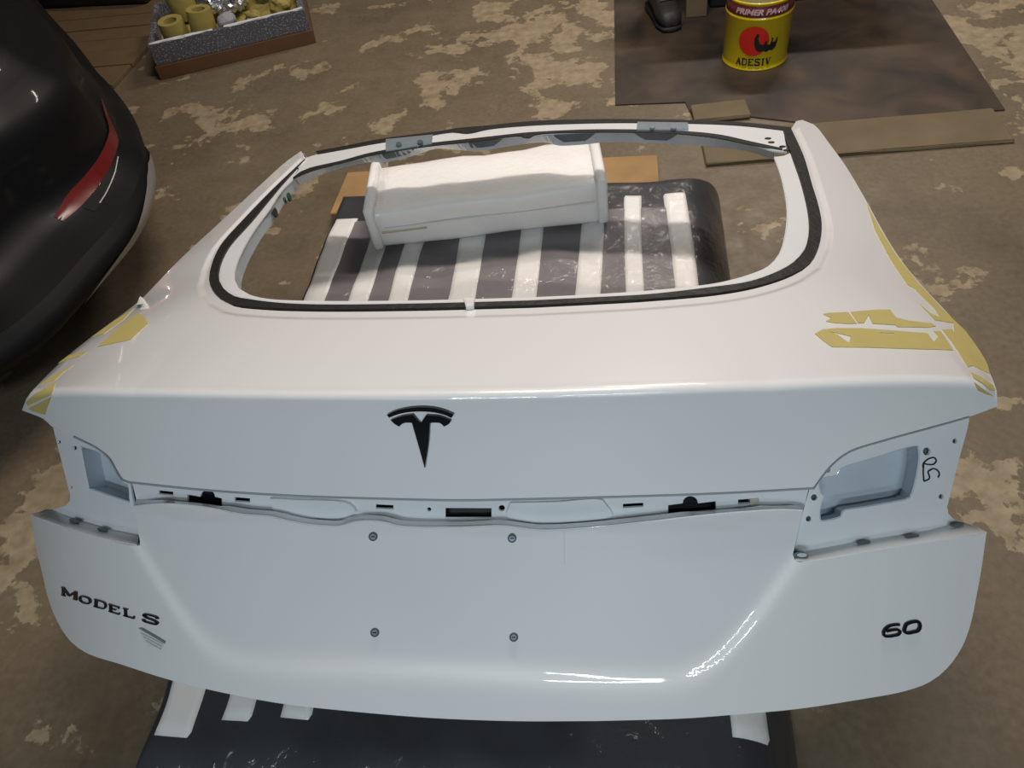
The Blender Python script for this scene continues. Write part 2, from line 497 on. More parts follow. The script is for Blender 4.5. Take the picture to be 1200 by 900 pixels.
def patch(name, poly_px, mat, parent, holes=(), inset=0.0, thick=0.006, spacing=0.014, crest=False, back=True, dom=False, disp=None, rings=None):
    """panel bounded by an outline, lying on the tailgate surface"""
    loops = [np.asarray(poly_px) if dom else px_dom(poly_px, inset)] + [h if dom else px_dom(h, inset) for h in holes]
    V = []
    E = []
    for lp in loops:
        n0 = len(V)
        V.extend(lp.tolist())
        E.extend([(n0 + i, n0 + (i + 1) % len(lp)) for i in range(len(lp))])
    B = np.array(V)
    lo, hi = loops[0].min(0), loops[0].max(0)
    extra = []
    rows = None
    if crest:
        xs = np.arange(lo[0], hi[0], spacing)
        cu = np.abs(xs - X0)
        cb = .8 * np.interp(cu, _u, _yl) + .6 * np.interp(cu, _u, _zl)
        # refine: where both implicit halves are equal
        bl, bh = cb - 0.06, cb + 0.06
        for _ in range(30):
            bm_ = (bl + bh) / 2
            P = lift(xs, bm_)
            a = (P[:, 1] - g_face(P[:, 0], P[:, 2])) * 0.76
            d = (d_deck(P[:, 0], P[:, 1]) - P[:, 2]) * 0.95
            face = a < d
            bl = np.where(face, bm_, bl)
            bh = np.where(face, bh, bm_)
        rows = (xs, bl)
        for o in (-.014, -.009, -.006, -.003, 0, .003, .006, .009, .014):
            extra.append(np.stack([xs, bl + o], 1))
    nx = max(2, int((hi[0] - lo[0]) / spacing))
    ny = max(2, int((hi[1] - lo[1]) / spacing))
    gx, gy = np.meshgrid(np.linspace(lo[0], hi[0], nx + 1)[1:-1] if nx > 2 else np.array([(lo[0]+hi[0])/2]),
                         np.linspace(lo[1], hi[1], ny + 1)[1:-1] if ny > 2 else np.array([(lo[1]+hi[1])/2]))
    G = np.stack([gx.ravel(), gy.ravel()], 1)
    if rows is not None:
        G = G[np.abs(G[:, 1] - np.interp(G[:, 0], rows[0], rows[1])) > 0.018]
    if rings is not None:
        G = G[rings[1](G) > 0.023]
        extra.append(rings[0])
    if extra: G = np.vstack([G] + extra)
    keep = pip(G, loops[0])
    for h in loops[1:]: keep &= ~pip(G, h)
    G = G[keep]
    if len(G):
        dmin = np.full(len(G), 9.)
        A, Bn = [], []
        for lp in loops:
            A.append(lp); Bn.append(np.roll(lp, -1, 0))
        A, Bn = np.vstack(A), np.vstack(Bn)
        for a, b in zip(A, Bn):
            ab = b - a
            t = np.clip(((G - a) @ ab) / max(ab @ ab, 1e-12), 0, 1)
            dmin = np.minimum(dmin, np.linalg.norm(G - a - t[:, None] * ab, axis=1))
        G = G[dmin > (0.0035 if crest else spacing * 0.35)]
        V.extend(G.tolist())
    rv, re, rf, *_ = geometry.delaunay_2d_cdt([Vector(v) for v in V], E, [], 0, 1e-7)
    Q = np.array([[v.x, v.y] for v in rv])
    T = np.array([list(f) for f in rf if len(f) == 3])
    C = Q[T].mean(1)
    k = pip(C, loops[0])
    for h in loops[1:]: k &= ~pip(C, h)
    T = T[k]
    ar = (Q[T[:,1],0]-Q[T[:,0],0])*(Q[T[:,2],1]-Q[T[:,0],1]) - (Q[T[:,2],0]-Q[T[:,0],0])*(Q[T[:,1],1]-Q[T[:,0],1])
    T[ar < 0] = T[ar < 0][:, ::-1]
    T = T[np.abs(ar) > 1e-10]
    used = np.unique(T)
    mp = -np.ones(len(Q), int); mp[used] = np.arange(len(used))
    Q, T = Q[used], mp[T]
    P = lift(Q[:, 0], Q[:, 1], inset)
    Nn = nrm(P)
    if disp is not None:
        def dp(q):
            p_ = lift(q[:, 0], q[:, 1], inset)
            return p_ - nrm(p_) * disp(q)[:, None]
        e = 0.0015
        tx = dp(Q + [e, 0]) - dp(Q - [e, 0])
        ty = dp(Q + [0, e]) - dp(Q - [0, e])
        near = disp(Q) > 1e-5
        P = P - Nn * disp(Q)[:, None]
        n2 = np.cross(tx, ty)
        n2 /= np.maximum(np.linalg.norm(n2, axis=1, keepdims=True), 1e-12)
        n2 *= np.sign((n2 * Nn).sum(1))[:, None]
        Nn = np.where(near[:, None], n2, Nn)
    Pb = P - Nn * thick
    verts = [P]; norms = [Nn]; faces = [tuple(t) for t in T]
    n = len(P)
    if back:
        verts.append(Pb); norms.append(-Nn)
        faces += [(t[2] + n, t[1] + n, t[0] + n) for t in T]
    cnt = {}
    for t in T:
        for i in range(3):
            a, b = int(t[i]), int(t[(i + 1) % 3])
            key = (min(a, b), max(a, b))
            cnt[key] = None if key in cnt else (a, b)
    base = sum(len(v) for v in verts)
    rv_, rn_ = [], []
    for e in cnt.values():
        if e is None: continue
        a, b = e
        d = P[b] - P[a]
        nn = np.cross(d, Nn[a]); nn = nn / max(np.linalg.norm(nn), 1e-9)
        i = base + len(rv_)
        rv_ += [P[a], P[b], Pb[b], Pb[a]]
        rn_ += [nn] * 4
        faces.append((i, i + 3, i + 2, i + 1))
    if rv_:
        verts.append(np.array(rv_)); norms.append(np.array(rn_))
    return mesh_obj(name, np.vstack(verts), faces, mat, parent, normals=np.vstack(norms))

def resamp(c, n):
    c = np.asarray(c, float)
    s = np.r_[0, np.cumsum(np.linalg.norm(np.diff(c, axis=0), axis=1))]
    q = np.linspace(0, s[-1], n)
    return np.stack([np.interp(q, s, c[:, i]) for i in range(c.shape[1])], 1)

def loft(name, A, B, mat, parent, thick=0.0015, closed=False):
    """thin sheet between two 3-D curves of equal count"""
    n = len(A)
    d = np.roll(A, -1, 0) - A
    d[-1] = d[-2] if not closed else d[-1]
    nn = np.cross(d, B - A)
    nn /= np.maximum(np.linalg.norm(nn, axis=1, keepdims=True), 1e-9)
    V = np.vstack([A, B, A - nn * thick, B - nn * thick])
    F = []
    m = n if closed else n - 1
    for i in range(m):
        j = (i + 1) % n
        F += [(i, j, n + j, n + i), (2 * n + i, 3 * n + i, 3 * n + j, 2 * n + j),
              (i, 2 * n + i, 2 * n + j, j), (n + i, n + j, 3 * n + j, 3 * n + i)]
    return mesh_obj(name, V, F, mat, parent, smooth=False)

def circ(x, y, r, n=14, ry=None):
    a = np.linspace(0, 2 * np.pi, n, endpoint=False)
    return np.stack([x + r * np.cos(a), y + (ry or r) * np.sin(a)], 1)

TG = thing('car_tailgate', (X0, 0.9, 0.0), 'white bare car tailgate with an empty rear window opening and black badges', 'tailgate')

# traced outlines (pixels of the 1200 x 900 photograph, laid on the surface above)
tape_out_L = [(358, 185), (340, 202), (320, 221), (287, 255), (258, 288), (248, 310), (245, 327), (249, 339), (257, 348), (273, 356), (307, 360), (370, 362), (487, 361), (620, 357.5)]
tape_out_R = [(620, 357.5), (700, 353.5), (760, 350), (847, 342), (893, 333), (930, 320), (950, 307), (960, 287), (963, 262), (959, 240), (952, 217), (942, 183), (927, 150)]
tape_in_L = [(350, 194), (330, 216), (295, 258), (267, 290), (257, 312), (256, 327), (262, 338), (275, 347), (290, 350), (320, 354), (370, 356.5), (487, 355.5), (620, 352)]
tape_in_R = [(620, 352), (700, 348), (760, 344.5), (827, 337), (880, 329), (913, 317), (930, 307), (943, 292), (948, 275), (948, 254), (940, 217), (927, 179), (918, 152)]
open_L = [(345, 208), (330, 223), (317, 243), (297, 270), (282, 297), (275, 317), (275, 328), (280, 338), (292, 345), (313, 350), (370, 352.5), (487, 352), (620, 348.5)]
open_R = [(620, 348.5), (710, 344), (793, 337.5), (843, 331), (880, 321), (900, 312), (913, 297), (920, 273), (922, 248), (920, 230), (915, 207), (907, 184)]
sil_L = [(353, 177), (337, 188), (309, 213), (266, 253), (215, 300), (196, 319), (180, 336), (164, 352), (145, 367), (112, 391), (78, 418), (52, 443), (31, 467)]
sil_R = [(940, 140.5), (954, 146), (971, 167), (992, 196), (1015, 235), (1033, 268), (1052, 299), (1078, 332), (1107, 363), (1128, 387), (1146, 412), (1159, 435), (1168, 458)]
und_L = [(26, 480), (51, 490), (61, 499), (89, 511), (117, 525), (130, 536), (138, 550), (145, 561), (152, 564)]
und_R = [(952, 571), (962, 557), (974, 543), (993, 529), (1036, 515), (1087, 501), (1133, 488), (1169, 475)]
rec_top = [(152, 564), (240, 573), (340, 579.5), (440, 583), (540, 585), (600, 584), (720, 581), (840, 577), (952, 571)]
low_top = [(157, 594), (190, 591), (240, 595), (283, 603), (317, 606), (347, 613), (375, 616.5), (400, 617), (417, 612), (447, 612), (467, 617), (540, 618.5), (588, 617), (632, 622), (680, 620), (760, 612), (840, 603), (912, 598), (941, 599)]
rec_low = [(160, 586), (190, 587), (240, 593), (283, 598), (317, 601), (347, 607), (375, 609.5), (397, 610), (413, 604), (447, 605), (467, 609), (540, 610.5), (588, 609), (632, 614.5), (680, 613.5), (760, 606), (840, 598), (912, 594.5), (943, 592)]

# outer skin: window surround, deck, spoiler lip and the upper face in one pressing
skin = outline([sil_L + [(26, 480)], und_L, rec_top, und_R, [(1169, 475)] + sil_R[::-1], [(940, 140.5), (933, 142), (927, 150)],
                tape_out_R[::-1], tape_out_L[::-1], [(358, 185), (353, 177)]])
_tp = px_dom(np.vstack([catmull(tape_out_L, 12), catmull(tape_out_R, 12)[1:]]))
def tape_dist(q):
    d = np.full(len(q), 9.)
    for a, b in zip(_tp[:-1], _tp[1:]):
        ab = b - a
        t = np.clip(((q - a) @ ab) / max(ab @ ab, 1e-12), 0, 1)
        d = np.minimum(d, np.linalg.norm(q - a - t[:, None] * ab, axis=1))
    return d
def glass_step(q):
    k = np.clip((0.020 - tape_dist(q)) / 0.010, 0, 1)
    return 0.0045 * k * k * (3 - 2 * k)
_fine = resamp(_tp, 330)
_tt = np.gradient(_fine, axis=0)
_tt /= np.linalg.norm(_tt, axis=1, keepdims=True)
_out = np.stack([_tt[:, 1], -_tt[:, 0]], 1)
if ((_fine[165] + _out[165] * .02)[1] > _fine[165][1]): _out = -_out
rings_ = np.vstack([_fine + _out * d for d in (.005, .009, .0115, .014, .0165, .019, .0215)])
patch('upper_panel', skin, M['paint'], TG, inset=0.0, thick=0.012, spacing=0.0095, crest=True, disp=glass_step, rings=(rings_, tape_dist))

# lower face
low_L = [(36, 604), (42, 640), (50, 674), (57, 703), (67, 728), (83, 752), (103, 766), (140, 778), (200, 797), (267, 813), (333, 825), (400, 832.5), (500, 841), (600, 845), (700, 845)]
low_R = [(700, 845), (800, 842), (867, 837), (933, 831), (1000, 821), (1060, 810), (1090, 799), (1110, 783), (1127, 759), (1137, 733), (1144, 700), (1150, 667), (1156, 625)]
sill_fL = [(36, 604), (78, 619.5), (117, 631), (150, 638.5), (161, 640)]
sill_fR = [(938, 659), (955, 657), (1017, 646.5), (1095, 634), (1156, 625)]
screws = [(437, 629), (600, 631), (439, 741.5), (602, 747)]
lower = outline([low_L, low_R, sill_fR[::-1], [(938, 659), (932, 657), (929, 650)], [(929, 650), (941, 599)], low_top[::-1], [(157, 594), (164, 634)], [(164, 634), (164, 639), (161, 640)], sill_fL[::-1]])
patch('lower_panel', lower, M['paint'], TG, inset=0.0, thick=0.012, spacing=0.0068)

# recessed strip for the missing chrome bar, with its real openings
def quad(*p): return outline([[p[i], p[(i + 1) % len(p)]] for i in range(len(p))], 6)
def domed(x0, x1, yl0, yr0, yl1, yr1, cx, r):
    m = lambda x: yl0 + (yr0 - yl0) * (x - x0) / (x1 - x0)
    arc = [(cx - r * math.cos(t), m(cx) - r * 0.95 * math.sin(t)) for t in np.linspace(0, math.pi, 9)]
    return np.array([(x0, yl0)] + arc + [(x1, yr0), (x1, yr1), (x0, yl1)])
strip_holes = [quad((186, 574.5), (203, 576.3), (203, 581), (186, 579.2)), domed(219.5, 260, 579.5, 584, 589, 594.2, 243.5, 8.5),
               quad((275, 582.5), (293, 584), (293, 589), (275, 587.6)), quad((440.5, 591), (461, 592), (461, 597), (440.5, 596)),
               circ(503, 597, 2.4), quad((522, 595.2), (576, 595.5), (576, 606.3), (522, 606.3)), circ(588, 595.5, 3.7),
               quad((730, 590.5), (754, 589.2), (754, 594), (730, 595.5)), domed(783, 839, 592, 587.3, 604, 599, 809, 9.0),
               quad((865, 585.5), (889, 583.8), (889.5, 589.3), (865, 590.8))]
up = lambda seg, d: [(x, y - d) for x, y in seg]
strip = outline([rec_low, [(943, 592), (950, 562)], up(rec_top, 9)[::-1], [(152, 555), (160, 586)]])
DS = 0.020
patch('trim_recess', strip, M['primer'], TG, holes=strip_holes, inset=DS, thick=0.003, spacing=0.012)
patch('recess_backing', outline([up(rec_low, -4), [(943, 596), (950, 566)], up(rec_top, 6)[::-1], [(152, 558), (160, 590)]], 14), M['hole'], TG, inset=DS + 0.016, thick=0.002, spacing=0.03)
A = px_hit(resamp(catmull(rec_low, 5), 120), DS)
B = px_hit(resamp(catmull(low_top, 5), 120), 0.0005)
loft('recess_ledge', A, B, M['primer'], TG)
for pts in ([(316, 584.5), (350, 586), (398, 588), (409, 591), (417, 600), (405, 606), (380, 607.5), (347, 605.5), (322, 599.5)],
            [(598, 589.5), (650, 588.5), (706, 586.5), (712, 594), (718, 604), (690, 610), (650, 612), (612, 610.5), (594, 605)]):
    patch('recess_boss', outline([pts + [pts[0]]], 5), M['primer'], TG, inset=DS - 0.004, thick=0.004, spacing=0.012)
# the wedge of a small clip left in one slot
patch('broken_clip', quad((879, 585), (888.5, 584.3), (889, 589), (879.5, 589.8)), M['foamcut'], TG, inset=DS - 0.001, thick=0.006, spacing=0.01)

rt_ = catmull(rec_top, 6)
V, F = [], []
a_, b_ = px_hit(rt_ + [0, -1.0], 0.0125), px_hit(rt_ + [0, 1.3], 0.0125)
loft('gap_shade_strip', a_, b_, M['gap_shade'], TG, thick=0.004)  # grey strip whose colour stands in for the shadow gap below the edge
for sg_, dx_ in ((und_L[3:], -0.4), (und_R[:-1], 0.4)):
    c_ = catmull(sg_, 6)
    loft('gap_shade_strip', px_hit(c_ + [0, -1.0], 0.0125), px_hit(c_ + [dx_, 0.7], 0.0125), M['gap_shade'], TG, thick=0.004)  # same painted shadow line under the spoiler edges at the pockets

# lamp pockets
DP = 0.030
def pocket(poly, cut, holes, sill_back, sill_front, side):
    p = patch('lamp_pocket', poly, M['primer'], TG, holes=[cut] + [circ(*h) for h in holes], inset=DP, thick=0.003, spacing=0.012)
    c2 = px_dom(cut, DP)
    A = lift(c2[:, 0], c2[:, 1], DP + 0.001)
    cm = c2.mean(0)
    c3 = cm + (c2 - cm) * 0.98
    B = lift(c3[:, 0], c3[:, 1], DP + 0.037)
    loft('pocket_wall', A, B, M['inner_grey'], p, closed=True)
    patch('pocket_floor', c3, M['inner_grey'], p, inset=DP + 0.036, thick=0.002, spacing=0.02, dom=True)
    for h in holes:
        patch('fixing_hole', circ(h[0], h[1], h[2] + 1.2), M['screw'], p, inset=DP + 0.006, thick=0.002, spacing=0.02)
    n = 60
    S1 = px_hit(resamp(catmull(sill_back, 4), n), DP)
    S2 = px_hit(resamp(catmull(sill_front, 4), n), 0.0005)
    loft('pocket_sill', S1, S2, M['primer'], p)
    # wall under the spoiler down to the pocket
    return p

def under_wall(seg, name):
    c = resamp(catmull(seg, 4), 60)
    A = px_hit(c, 0.010)
    N_ = nrm(A)
    loft(name, A, A - N_ * (DP - 0.006), M['paint'], TG)
under_wall(und_L, 'spoiler_underside')
under_wall(und_R, 'spoiler_underside')

cutR = outline([[(1077, 522), (1078, 538), (1067, 583), (1061, 586)], [(1061, 586), (1020, 593.5), (991, 598)], [(991, 598), (988, 600), (986, 605.5), (982, 607.5)], [(982, 607.5), (963, 611), (960.5, 609)],
                [(960.5, 609), (960, 598), (962, 588)], [(962, 588), (965, 582), (961, 577)], [(961, 577), (959, 566), (962, 560), (970, 558)], [(970, 558), (980, 556), (984, 549), (992, 545)],
                [(992, 545), (1030, 534), (1068, 522.5), (1077, 522)]], 5)
polyR = outline([[(952, 562), (962, 548), (974, 535), (993, 521), (1036, 507), (1087, 493), (1133, 481)], [(1133, 481), (1136, 487), (1122, 545), (1110, 594)],
                 [(1110, 594), (1111.5, 602), (1117, 608), (1128, 614)], [(1128, 614), (1071, 626.5), (1013, 634), (960, 645), (947, 648), (930, 648)], [(930, 648), (941, 600), (952, 562)]])
PR = pocket(polyR, cutR, [(970, 550.5, 3.4), (954, 583, 3.8), (947.5, 608, 3.3), (1086, 529, 4.6), (1119, 517, 3.0), (1103, 582, 3.0)],
            [(930, 648), (947, 647.5), (960, 645), (1013, 634), (1071, 626.5), (1128, 614), (1146, 619)], [(932, 657), (945, 658.5), (1017, 646.5), (1095, 634), (1156, 625)], 1)
cutL = outline([[(93, 522), (117, 530), (130, 541)], [(130, 541), (137, 554), (146, 566)], [(146, 566), (150, 568), (152, 589)], [(152, 589), (128, 581), (103, 572)], [(103, 572), (98, 548), (93, 522)]], 5)
polyL = outline([[(151, 556), (145, 553), (138, 542), (130, 528), (117, 517), (89, 503), (60, 491)], [(60, 491), (62, 500), (72, 540), (82, 579)], [(82, 579), (82, 587), (76, 593), (58, 597.5)],
                 [(58, 597.5), (84, 608), (117, 618), (163, 629)], [(163, 629), (157, 594), (151, 556)]])
PL = pocket(polyL, cutL, [(87.5, 525, 2.6), (69, 518, 2.2), (83, 571, 1.8)],
            [(45, 600), (58, 597.5), (84, 608), (117, 618), (163, 629)], [(36, 604), (60, 613), (90, 623), (117, 631), (161, 640)], -1)
# clips and the open drain in the sills
for (p, par) in (((1013, 637), PR), ((1070, 629.5), PR), ((1123, 615.5), PR), ((86, 611.5), PL), ((119, 622), PL)):
    x, y = p
    w = 8 if par is PR else 5.5
    sl = -0.16 if par is PR else 0.3
    pts = [(x - w, y - 1.5 - w * sl), (x, y - 2.2), (x + w, y - 1.5 + w * sl), (x + w * .6, y + 2.0 + w * .6 * sl), (x, y + 3.0), (x - w * .6, y + 1.6 - w * .6 * sl)]
    patch('sill_notch', outline([pts + [pts[0]]], 3), M['screw'], par, inset=0.018 + 0.0, thick=0.004, spacing=0.02)
patch('drain_opening', circ(938, 651.5, 9.5, 18, 4.6), M['screw'], PR, inset=0.008, thick=0.006, spacing=0.01)
patch('drain_slot', circ(940, 650.5, 6.0, 14, 2.4), M['inner_grey'], PR, inset=0.0065, thick=0.003, spacing=0.01)

# handwritten marks beside the right pocket: drawn as ink strokes
def stroke(pts, w, inset, thick, mat, parent, name, closed=False, conv=None, step=0.8):
    c = catmull(pts, step) if len(pts) > 2 else resamp(np.array(pts, float), 4)
    if conv is not None: c = np.array([conv(p) for p in c])
    t = np.gradient(c, axis=0)
    t /= np.maximum(np.linalg.norm(t, axis=1, keepdims=True), 1e-9)
    nn = np.stack([-t[:, 1], t[:, 0]], 1)
    return c + nn * w / 2, c - nn * w / 2

def ribbon_mesh(strokes, inset, thick):
    V, F = [], []
    for L_, R_ in strokes:
        n = len(L_)
        a, b = px_hit(L_, inset), px_hit(R_, inset)
        a2, b2 = a - nrm(a) * thick, b - nrm(b) * thick
        k = len(V)
        V += a.tolist() + b.tolist() + a2.tolist() + b2.tolist()
        for i in range(n - 1):
            F += [(k + i, k + i + 1, k + n + i + 1, k + n + i), (k + i, k + 2 * n + i, k + 2 * n + i + 1, k + i + 1),
                  (k + n + i, k + n + i + 1, k + 3 * n + i + 1, k + 3 * n + i)]
        F += [(k, k + n, k + 3 * n, k + 2 * n), (k + n - 1, k + 3 * n - 1, k + 4 * n - 1, k + 2 * n - 1)]
    return V, F
zi = lambda x, y: (920 + x * 240 / 1137, 480 + y * 190 / 900)
ink = [[zi(765, 320), zi(770, 298), zi(800, 272), zi(830, 268), zi(840, 285), zi(825, 303), zi(795, 305), zi(775, 300)],
       [zi(770, 300), zi(768, 350), zi(772, 398)], [zi(772, 398), zi(800, 385), zi(803, 376), zi(795, 345), zi(800, 338)],
       [zi(798, 340), zi(825, 328), zi(850, 340), zi(857, 360), zi(850, 378)]]
V, F = ribbon_mesh([stroke(s, 1.7, 0, 0, None, None, '') for s in ink], DP - 0.0006, 0.0004)
mesh_obj('handwritten_number', V, F, M['pen'], PR)

# number plate screws: grommet with a recessed cross
for (x, y) in screws:
    s = patch('plate_screw', circ(x, y, 5.2, 20), M['screw'], TG, inset=-0.0014, thick=0.004, spacing=0.01)
    patch('screw_head', circ(x, y, 3.2, 16), M['steel'], s, inset=-0.0022, thick=0.001, spacing=0.01)
    patch('screw_slot', quad((x - 2, y - .6), (x + 2, y - .6), (x + 2, y + .7), (x - 2, y + .7)), M['hole'], s, inset=-0.0026, thick=0.0008, spacing=0.01)

# window surround
flange = outline([tape_in_L, tape_in_R, [(918, 152), (927, 179), (907, 184)], open_R[::-1], open_L[::-1], [(345, 208), (350, 194)]], 7)
FI = 0.006
patch('window_flange', flange, M['primer'], TG, inset=FI, thick=0.003, spacing=0.016)
bead = outline([tape_out_L, tape_out_R, [(927, 150), (918, 152)], tape_in_R[::-1], tape_in_L[::-1], [(350, 194), (358, 185)]], 6)
patch('window_bead', bead, M['bead'], TG, inset=0.0025, thick=0.006, spacing=0.012)
hd_top = [(358, 185), (380, 178.5), (453, 166), (540, 154.5), (620, 147), (680, 144.5), (747, 143.5), (860, 146), (913, 149), (918, 152)]
hd_mid = [(345, 208), (363, 198.5), (433, 181), (493, 171), (560, 163.5), (615, 158), (693, 154), (793, 155.5), (843, 160.5), (880, 168), (907, 176), (922, 178)]
patch('window_header', outline([hd_top, [(918, 152), (922, 178)], hd_mid[::-1], [(345, 208), (358, 185)]], 7), M['primer'], TG, inset=FI, thick=0.004, spacing=0.016)
fr_t = [(370, 177), (400, 171.5), (453, 161.5), (500, 155.5), (540, 149.5), (570, 147), (620, 142), (680, 139.8), (747, 139.5), (860, 142.5), (927, 149)]
fr_b = [(927, 153), (860, 146), (747, 143.2), (680, 144), (620, 146.5), (572, 151), (548, 156), (530, 154.5), (500, 159), (453, 165.5), (400, 175), (372, 180)]
patch('header_bead', outline([fr_t, [(927, 149), (927, 153)], fr_b, [(372, 180), (370, 177)]], 6), M['bead'], TG, inset=0.0035, thick=0.004, spacing=0.012)
md_t = [(343, 208), (352, 201), (363, 196.5), (400, 188), (433, 179), (493, 168.8), (560, 161.3), (612, 155.5), (620, 154.8), (693, 151.5), (793, 153), (843, 157.5), (880, 165.5), (917, 173.5)]
md_b = [(917, 175.5), (880, 169.5), (843, 162), (793, 156.5), (693, 154.8), (626, 158), (620, 161.5), (613, 160.5), (610, 159.2), (560, 165), (493, 172.3), (433, 182.3), (400, 191), (364, 200.5), (344, 209)]
patch('inner_bead', outline([md_t, [(917, 173.5), (917, 175.5)], md_b, [(344, 209), (343, 208)]], 6), M['bead'], TG, inset=FI - 0.002, thick=0.002, spacing=0.012)
# header inner wall, turned down into the opening
hw_b = [(352, 216), (370, 206), (433, 189), (450, 189.5), (490, 180), (510, 173.5), (560, 176), (600, 170), (640, 166), (655, 170), (690, 168), (707, 166), (793, 168), (827, 170.5), (877, 176.5), (907, 186)]
A = px_hit(resamp(catmull(hd_mid[:-1], 4), 90), FI + 0.001)
B = px_hit(resamp(catmull(hw_b, 4), 90), 0.040)
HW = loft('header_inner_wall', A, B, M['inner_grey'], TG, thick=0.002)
hx = resamp(catmull(hd_mid[:-1], 4), 90)[:, 0]
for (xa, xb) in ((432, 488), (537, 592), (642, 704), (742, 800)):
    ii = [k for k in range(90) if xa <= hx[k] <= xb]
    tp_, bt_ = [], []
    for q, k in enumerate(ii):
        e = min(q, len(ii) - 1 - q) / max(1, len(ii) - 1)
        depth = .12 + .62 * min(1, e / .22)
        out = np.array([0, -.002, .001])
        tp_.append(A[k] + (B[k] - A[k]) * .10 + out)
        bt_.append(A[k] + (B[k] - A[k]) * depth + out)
    loft('wall_pocket_shade', np.array(tp_), np.array(bt_), M['pocket_dark'], HW, thick=0.001)  # flat dark sheet on the wall; the pocket's shade is in its colour
# side and bottom returns of the opening
lp = np.vstack([catmull(open_L, 6), catmull(open_R, 6)[1:]])
A = px_hit(lp, FI + 0.0015)
rt = np.clip((A[:, 0] - X0) / .3, 0, 1)[:, None]
B = A + np.array([0, 0, -0.030]) + np.array([0.035, 0, 0]) * rt
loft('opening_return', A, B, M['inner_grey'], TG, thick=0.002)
# hinge plates on the header, each with two bolts
for c in ([(452, 163), (507, 157.5), (506, 167.5), (452, 176.5)], [(747, 142.5), (806, 143.5), (807, 151.5), (746, 151.5)]):
    hp = patch('hinge_plate', quad(*c), M['steel'], TG, inset=0.002, thick=0.005, spacing=0.02)
    cx, cy = np.mean(c, 0)
    sl = (c[1][1] - c[0][1]) / (c[1][0] - c[0][0])
    for dx in (-12, 13):
        patch('hinge_bolt', circ(cx + dx, cy + dx * sl + 1, 3.4, 12, 2.2), M['screw'] if cx < 600 else M['steel'], hp, inset=-0.003, thick=0.005, spacing=0.02)
# wiring grommets on the left return
for (x, y, r) in ((321, 247, 3.2), (338, 229, 2.6), (333, 233, 1.6)):
    patch('wire_grommet', circ(x, y, r, 10, r * 1.4), simple('green_grommet', (0.01, 0.05, 0.035, 1), 0.5) if y < 240 else M['hole'], TG, inset=0.017, thick=0.008, spacing=0.02)
# the four vent nicks at the right header end
for (x, y, w) in ((900, 162, 4), (904, 166.5, 4), (917, 171.5, 4), (921, 175.8, 3.5)):
    patch('drain_nick', circ(x, y, w, 10, 1.2), M['bead'], TG, inset=FI - 0.001, thick=0.003, spacing=0.02)
patch('glue_drip', quad((543, 349), (556, 349), (555, 357), (546, 358)), M['foam'], TG, inset=-0.003, thick=0.008, spacing=0.01)
# inner panels that close the shell from below, joined to the skin by turned edges
def shrink(lp, d):
    t = np.roll(lp, -1, 0) - np.roll(lp, 1, 0)
    t /= np.maximum(np.linalg.norm(t, axis=1, keepdims=True), 1e-9)
    n_ = np.stack([-t[:, 1], t[:, 0]], 1)
    area = np.sum(lp[:, 0] * np.roll(lp[:, 1], -1) - np.roll(lp[:, 0], -1) * lp[:, 1])
    return lp + n_ * d * np.sign(area)
def inner_shell(px, d, inset, start):
    o_ = px_dom(px, 0.0)
    q_ = shrink(o_, d)
    patch('inner_panel', q_, M['inner_grey'], TG, inset=inset, thick=0.003, spacing=0.04, dom=True)
    loft('turned_edge', lift(o_[:, 0], o_[:, 1], start), lift(q_[:, 0], q_[:, 1], inset), M['primer'], TG, thick=0.0015, closed=True)
inner_shell(outline([sil_L + [(26, 480)], und_L, rec_top, und_R, [(1169, 475)] + sil_R[::-1], [(940, 140.5), (927, 150)], tape_out_R[::-1], tape_out_L[::-1], [(358, 185), (353, 177)]], 12), 0.006, 0.030, 0.011)
inner_shell(outline([low_L, low_R, [(1156, 625), (1126, 612), (1110, 596)], [(1110, 596), (1120, 545), (1128, 496)], und_R[:-1][::-1], rec_top[::-1], und_L[1:][::-1], [(62, 500), (72, 540), (82, 580)], [(82, 580), (70, 596), (36, 604)]], 12), 0.014, 0.072, 0.037)

# emblem
ze = lambda x, y: (400 + x / 3, 420 + y / 3)
arc = outline([[ze(160, 199), ze(185, 187), ze(225, 177), ze(277, 172), ze(330, 176), ze(365, 185), ze(395, 197)], [ze(395, 197), ze(387, 210)],
               [ze(387, 210), ze(365, 200), ze(330, 191), ze(277, 187), ze(225, 191), ze(190, 200), ze(168, 209)], [ze(168, 209), ze(160, 199)]], 2.5)
tee = outline([[ze(173, 217), ze(210, 204), ze(251, 198)], [ze(251, 198), ze(278, 229)], [ze(278, 229), ze(298, 200)], [ze(298, 200), ze(345, 204), ze(386, 219)], [ze(386, 219), ze(378, 231), ze(361, 240)],
               [ze(361, 240), ze(350, 229), ze(335, 226), ze(311, 227)], [ze(311, 227), ze(306, 300), ze(293, 386)], [ze(293, 386), ze(272, 310), ze(248, 227)],
               [ze(248, 227), ze(230, 226), ze(214, 230), ze(203, 240)], [ze(203, 240), ze(186, 230), ze(173, 217)]], 2.5)
EM = patch('emblem', tee, M['badge'], TG, inset=-0.004, thick=0.005, spacing=0.006)
patch('emblem_arc', arc, M['badge'], EM, inset=-0.004, thick=0.005, spacing=0.006)

